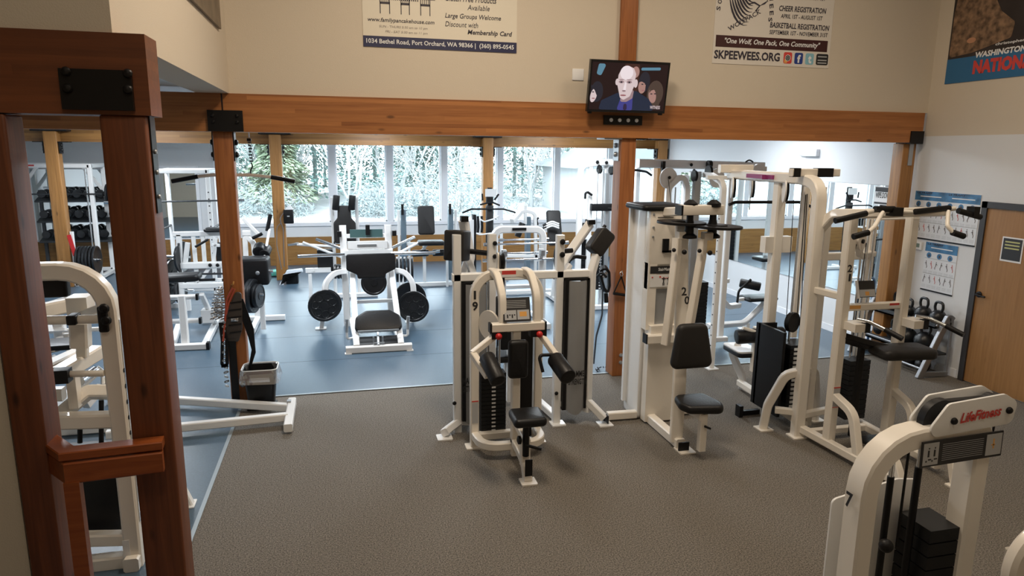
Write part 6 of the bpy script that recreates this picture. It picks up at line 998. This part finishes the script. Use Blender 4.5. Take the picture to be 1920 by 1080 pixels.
for i, (y, s, lab) in enumerate(((6.72, 1.25, 'largest kettlebell near the right end of the lower shelf'), (6.98, 1.15, 'second kettlebell from the right on the lower shelf'), (7.2, .95, 'third kettlebell from the right on the lower shelf'), (7.44, .9, 'farthest kettlebell at the left end of the lower shelf'))): kettle(lab, 6.90, y, .28, s)
for i in range(5): solo('medicine_ball', 'dark ball in the row on the floor beneath the kettlebell rack', 'ball', IRN, sphere((6.92, 6.72+.2*i, .09), .09), group='balls beneath the kettlebell rack')
t = Thing('push_handle', 'blue topped metal handle frame standing behind the far end of the kettlebell rack', 'handle', (6.95, 7.9, 0)); t.p('frame', mat('blue steel tube', (.07, .14, .26), .4), tube([(6.8, 7.80, .0), (6.8, 7.80, .98), (7.05, 7.80, .98), (7.05, 7.80, 0)], .035, rnd=True, r=.06))
solo('resistance_band', 'green and blue resistance band bundle hanging left of the kettlebell rack', 'band', mat('green band rubber', (.06, .20, .10), .5, noise=(30, .6)), tube([(7.08, 7.62, 1.45), (7.06, 7.64, 1.2), (7.0, 7.66, .95)], .06, rnd=True, r=.1))
# ------------------------------------------------------------------ outside the windows
GRASS = mat('pale wintry ground', (.30, .31, .31), .9, noise=(.6, .12))
o = mesh_obj('ground', GRASS, [box(-60, 80, 16.9, 90, -.5, -.3)]); o['kind'] = 'structure'
def mound(cx, cy, rx, ry, h, m_, n=24):
    V, F = [Vector((cx, cy, -.3+h))], []
    for k in range(1, 7):
        for j in range(n): a = 2*PI*j/n; f = k/6; V.append(Vector((cx+rx*f*math.cos(a), cy+ry*f*math.sin(a), -.3+h*(math.cos(PI*f)+1)/2)))
    for j in range(n): F.append((0, 1+j, 1+(j+1) % n))
    for k in range(5):
        for j in range(n): a = 1+k*n+j; b = 1+k*n+(j+1) % n; F.append((a, a+n, b+n, b))
    return V, F
o = mesh_obj('ground_bank', GRASS, [mound(3, 40, 9, 5, .9, GRASS)]); o['kind'] = 'structure'
LEAF = [mat('teal evergreen needles', (.075, .145, .13), .8, noise=(1.2, .5)), mat('mid green evergreen needles', (.10, .165, .14), .8, noise=(1.2, .5)), mat('yellow green shrub leaves', (.17, .22, .14), .8, noise=(1.5, .4))]
BARK = mat('pale frosted bark', (.30, .31, .31), .8); BARKD = mat('grey green bark', (.13, .17, .16), .9)
def conifer(x, y, h, r, m_, label, n=1500, seed=0, group=None):
    rn = random.Random(seed); V, F = [], []
    for i in range(n):
        f = rn.random()**.8; z = .2+f*(h-.3); R = r*(1-f)**.8*(.35+.65*rn.random()**.5)*(1+.18*math.sin(f*22)); a = rn.random()*2*PI; L = .16+.22*(1-f); wd = .045+.03*rn.random()
        c = Vector((x+R*math.cos(a), y+R*math.sin(a), z)); d = Vector((math.cos(a), math.sin(a), -.35+rn.uniform(-.3, .3))).normalized(); s = Vector((-math.sin(a), math.cos(a), rn.uniform(-.5, .5))).normalized(); k = len(V)
        V += [c-d*L*.4, c+s*wd, c+d*L*.6, c-s*wd]; F.append((k, k+1, k+2, k+3))
    t = Thing('evergreen_tree', label, 'tree', (x, y, -.3), group); t.p('needles', m_, (V, F), smooth=False); t.p('trunk', BARKD, tube([(x, y, -.3), (x, y, h*.95)], .22, rnd=True, ns=8))
def bare(x, y, h, label, seed, up=.25, spread=.6):
    rn = random.Random(seed); S = []
    def br(p, d, L, w_, k):
        q_ = p+d*L*.5+Vector((rn.uniform(-1, 1), rn.uniform(-1, 1), 0))*L*.05; e = q_+(d+Vector((rn.uniform(-.2, .2), rn.uniform(-.2, .2), .15))).normalized()*L*.5
        S.append(tube([p, q_, e], w_, rnd=True, ns=4 if k > 1 else 6, r=0))
        if k >= 5: return
        for i in range(3 if k < 4 else 2):
            nd = (d+Vector((rn.uniform(-spread, spread), rn.uniform(-spread, spread), rn.uniform(-.1, up)))).normalized(); br(q_ if i == 1 else e, nd, L*rn.uniform(.6, .8), w_*.68, k+1)
    for i in range(4): br(Vector((x+rn.uniform(-.3, .3), y+rn.uniform(-.3, .3), -.3)), Vector((rn.uniform(-.35, .35), rn.uniform(-.3, .3), 1)).normalized(), h*.36, .10, 1)
    t = Thing('bare_tree', label, 'tree', (x, y, -.3)); t.p('branches', BARK, *S, smooth=False)
def gx(px, Y): return Y_(px, 300, Y).x
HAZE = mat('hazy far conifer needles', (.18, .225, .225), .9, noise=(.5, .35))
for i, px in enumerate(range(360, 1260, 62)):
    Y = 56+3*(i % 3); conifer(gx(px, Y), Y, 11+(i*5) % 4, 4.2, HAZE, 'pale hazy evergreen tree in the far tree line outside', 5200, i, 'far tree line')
for px, Y, h, r, k, lab in ((470, 37, 7.5, 3.4, 1, 'pale green evergreen tree seen through the leftmost window pane'), (590, 39, 8.5, 3.3, 0, 'dark teal evergreen tree seen just right of the soap box post'), (520, 34, 4.5, 1.7, 2, 'low yellow green tree outside beside the soap box post'), (702, 42, 9, 2.6, 0, 'teal evergreen tree behind bare branches above the leg press'), (820, 44, 9, 2.6, 0, 'teal evergreen tree outside near the middle window mullion'), (770, 46, 9, 2.2, 1, 'green evergreen tree between two bare trees outside'), (965, 42, 8, 2.8, 0, 'teal evergreen tree outside right of the third far post'), (1065, 48, 9, 3.2, 1, 'green evergreen tree behind the white house outside'), (400, 42, 8, 3, 0, 'dark evergreen tree at the left end of the window row'), (1180, 44, 8, 3, 1, 'green evergreen tree at the right end of the window row')):
    conifer(gx(px, Y), Y, h, r, LEAF[k], lab, 6500, int(px))
for px, Y, h, lab in ((655, 33, 7, 'white bare tree with fanned branches outside above the leg press'), (740, 35, 7, 'white bare tree seen outside through the fourth window'), (800, 34, 6.5, 'white bare tree outside left of the middle mullion'), (875, 35, 7, 'white bare tree outside left of the attachment post'), (990, 36, 7, 'white bare tree outside above the white bars'), (545, 36, 6.5, 'white bare tree outside behind the soap box post'), (450, 35, 6, 'white bare tree outside behind the chain bar'), (1050, 38, 6.5, 'white bare tree outside left of the house')):
    bare(gx(px, Y), Y, h, lab, int(px))
BUSH = mat('frosted bush twigs', (.17, .20, .20), .9, noise=(3, .2))
def bush(x, y, r, h, m_, label, seed):
    rn = random.Random(seed); V, F = [], []
    for i in range(1300):
        a = rn.random()*2*PI; f = rn.random(); R = r*math.sqrt(rn.random()); z = -.3+h*f*(1-(R/r)**2*.7); c = Vector((x+R*math.cos(a), y+R*math.sin(a)*.5, z)); d = Vector((rn.uniform(-1, 1), rn.uniform(-1, 1), rn.uniform(0, 1))).normalized()*.16; s = d.orthogonal().normalized()*.025; k = len(V)
        V += [c-d, c+s, c+d, c-s]; F.append((k, k+1, k+2, k+3))
    o = mesh_obj('bush', m_, [(V, F)], Matrix.Translation((-x, -y, .3)), False); o.location = (x, y, -.3); o['label'] = label; o['category'] = 'bush'
for px, Y, r, h, lab in ((790, 31, 3, 3.0, 'wide frosted bush outside in the fifth window'), (870, 32, 2.6, 3.2, 'frosted bush outside left of the attachment post'), (720, 32, 2.0, 1.6, 'frosted bush outside behind the leg press'), (1000, 38, 4, 2.6, 'long frosted bush outside above the white bars'), (470, 32, 2.6, 1.5, 'frosted bush outside in the leftmost window')):
    bush(gx(px, Y), Y, r, h, BUSH, lab, int(px))
HW = mat('white house siding', (.45, .47, .48), .7); x = gx(1100, 30)
t = Thing('house', 'white house with pale gabled roof outside at the right windows', 'house', (x+4, 32, -.3))
t.p('walls', HW, box(x, x+9, 30, 37, -.3, 1.9)); t.p('roof', mat('pale roof', (.12, .135, .145), .8), slab([(-.6, 0), (9.6, 0), (4.5, 1.8)], 7.6, 0, frame((x, 37.4, 1.9), (1, 0, 0), (0, 0, 1)))); t.p('window', mat('blue grey house glass', (.2, .3, .36), .2), box(x+1.4, x+2.9, 29.97, 30, .5, 1.6)); t.p('garage_door', mat('pale garage door', (.22, .23, .24), .7), box(x+4, x+7.5, 29.97, 30, -.3, 1.5))
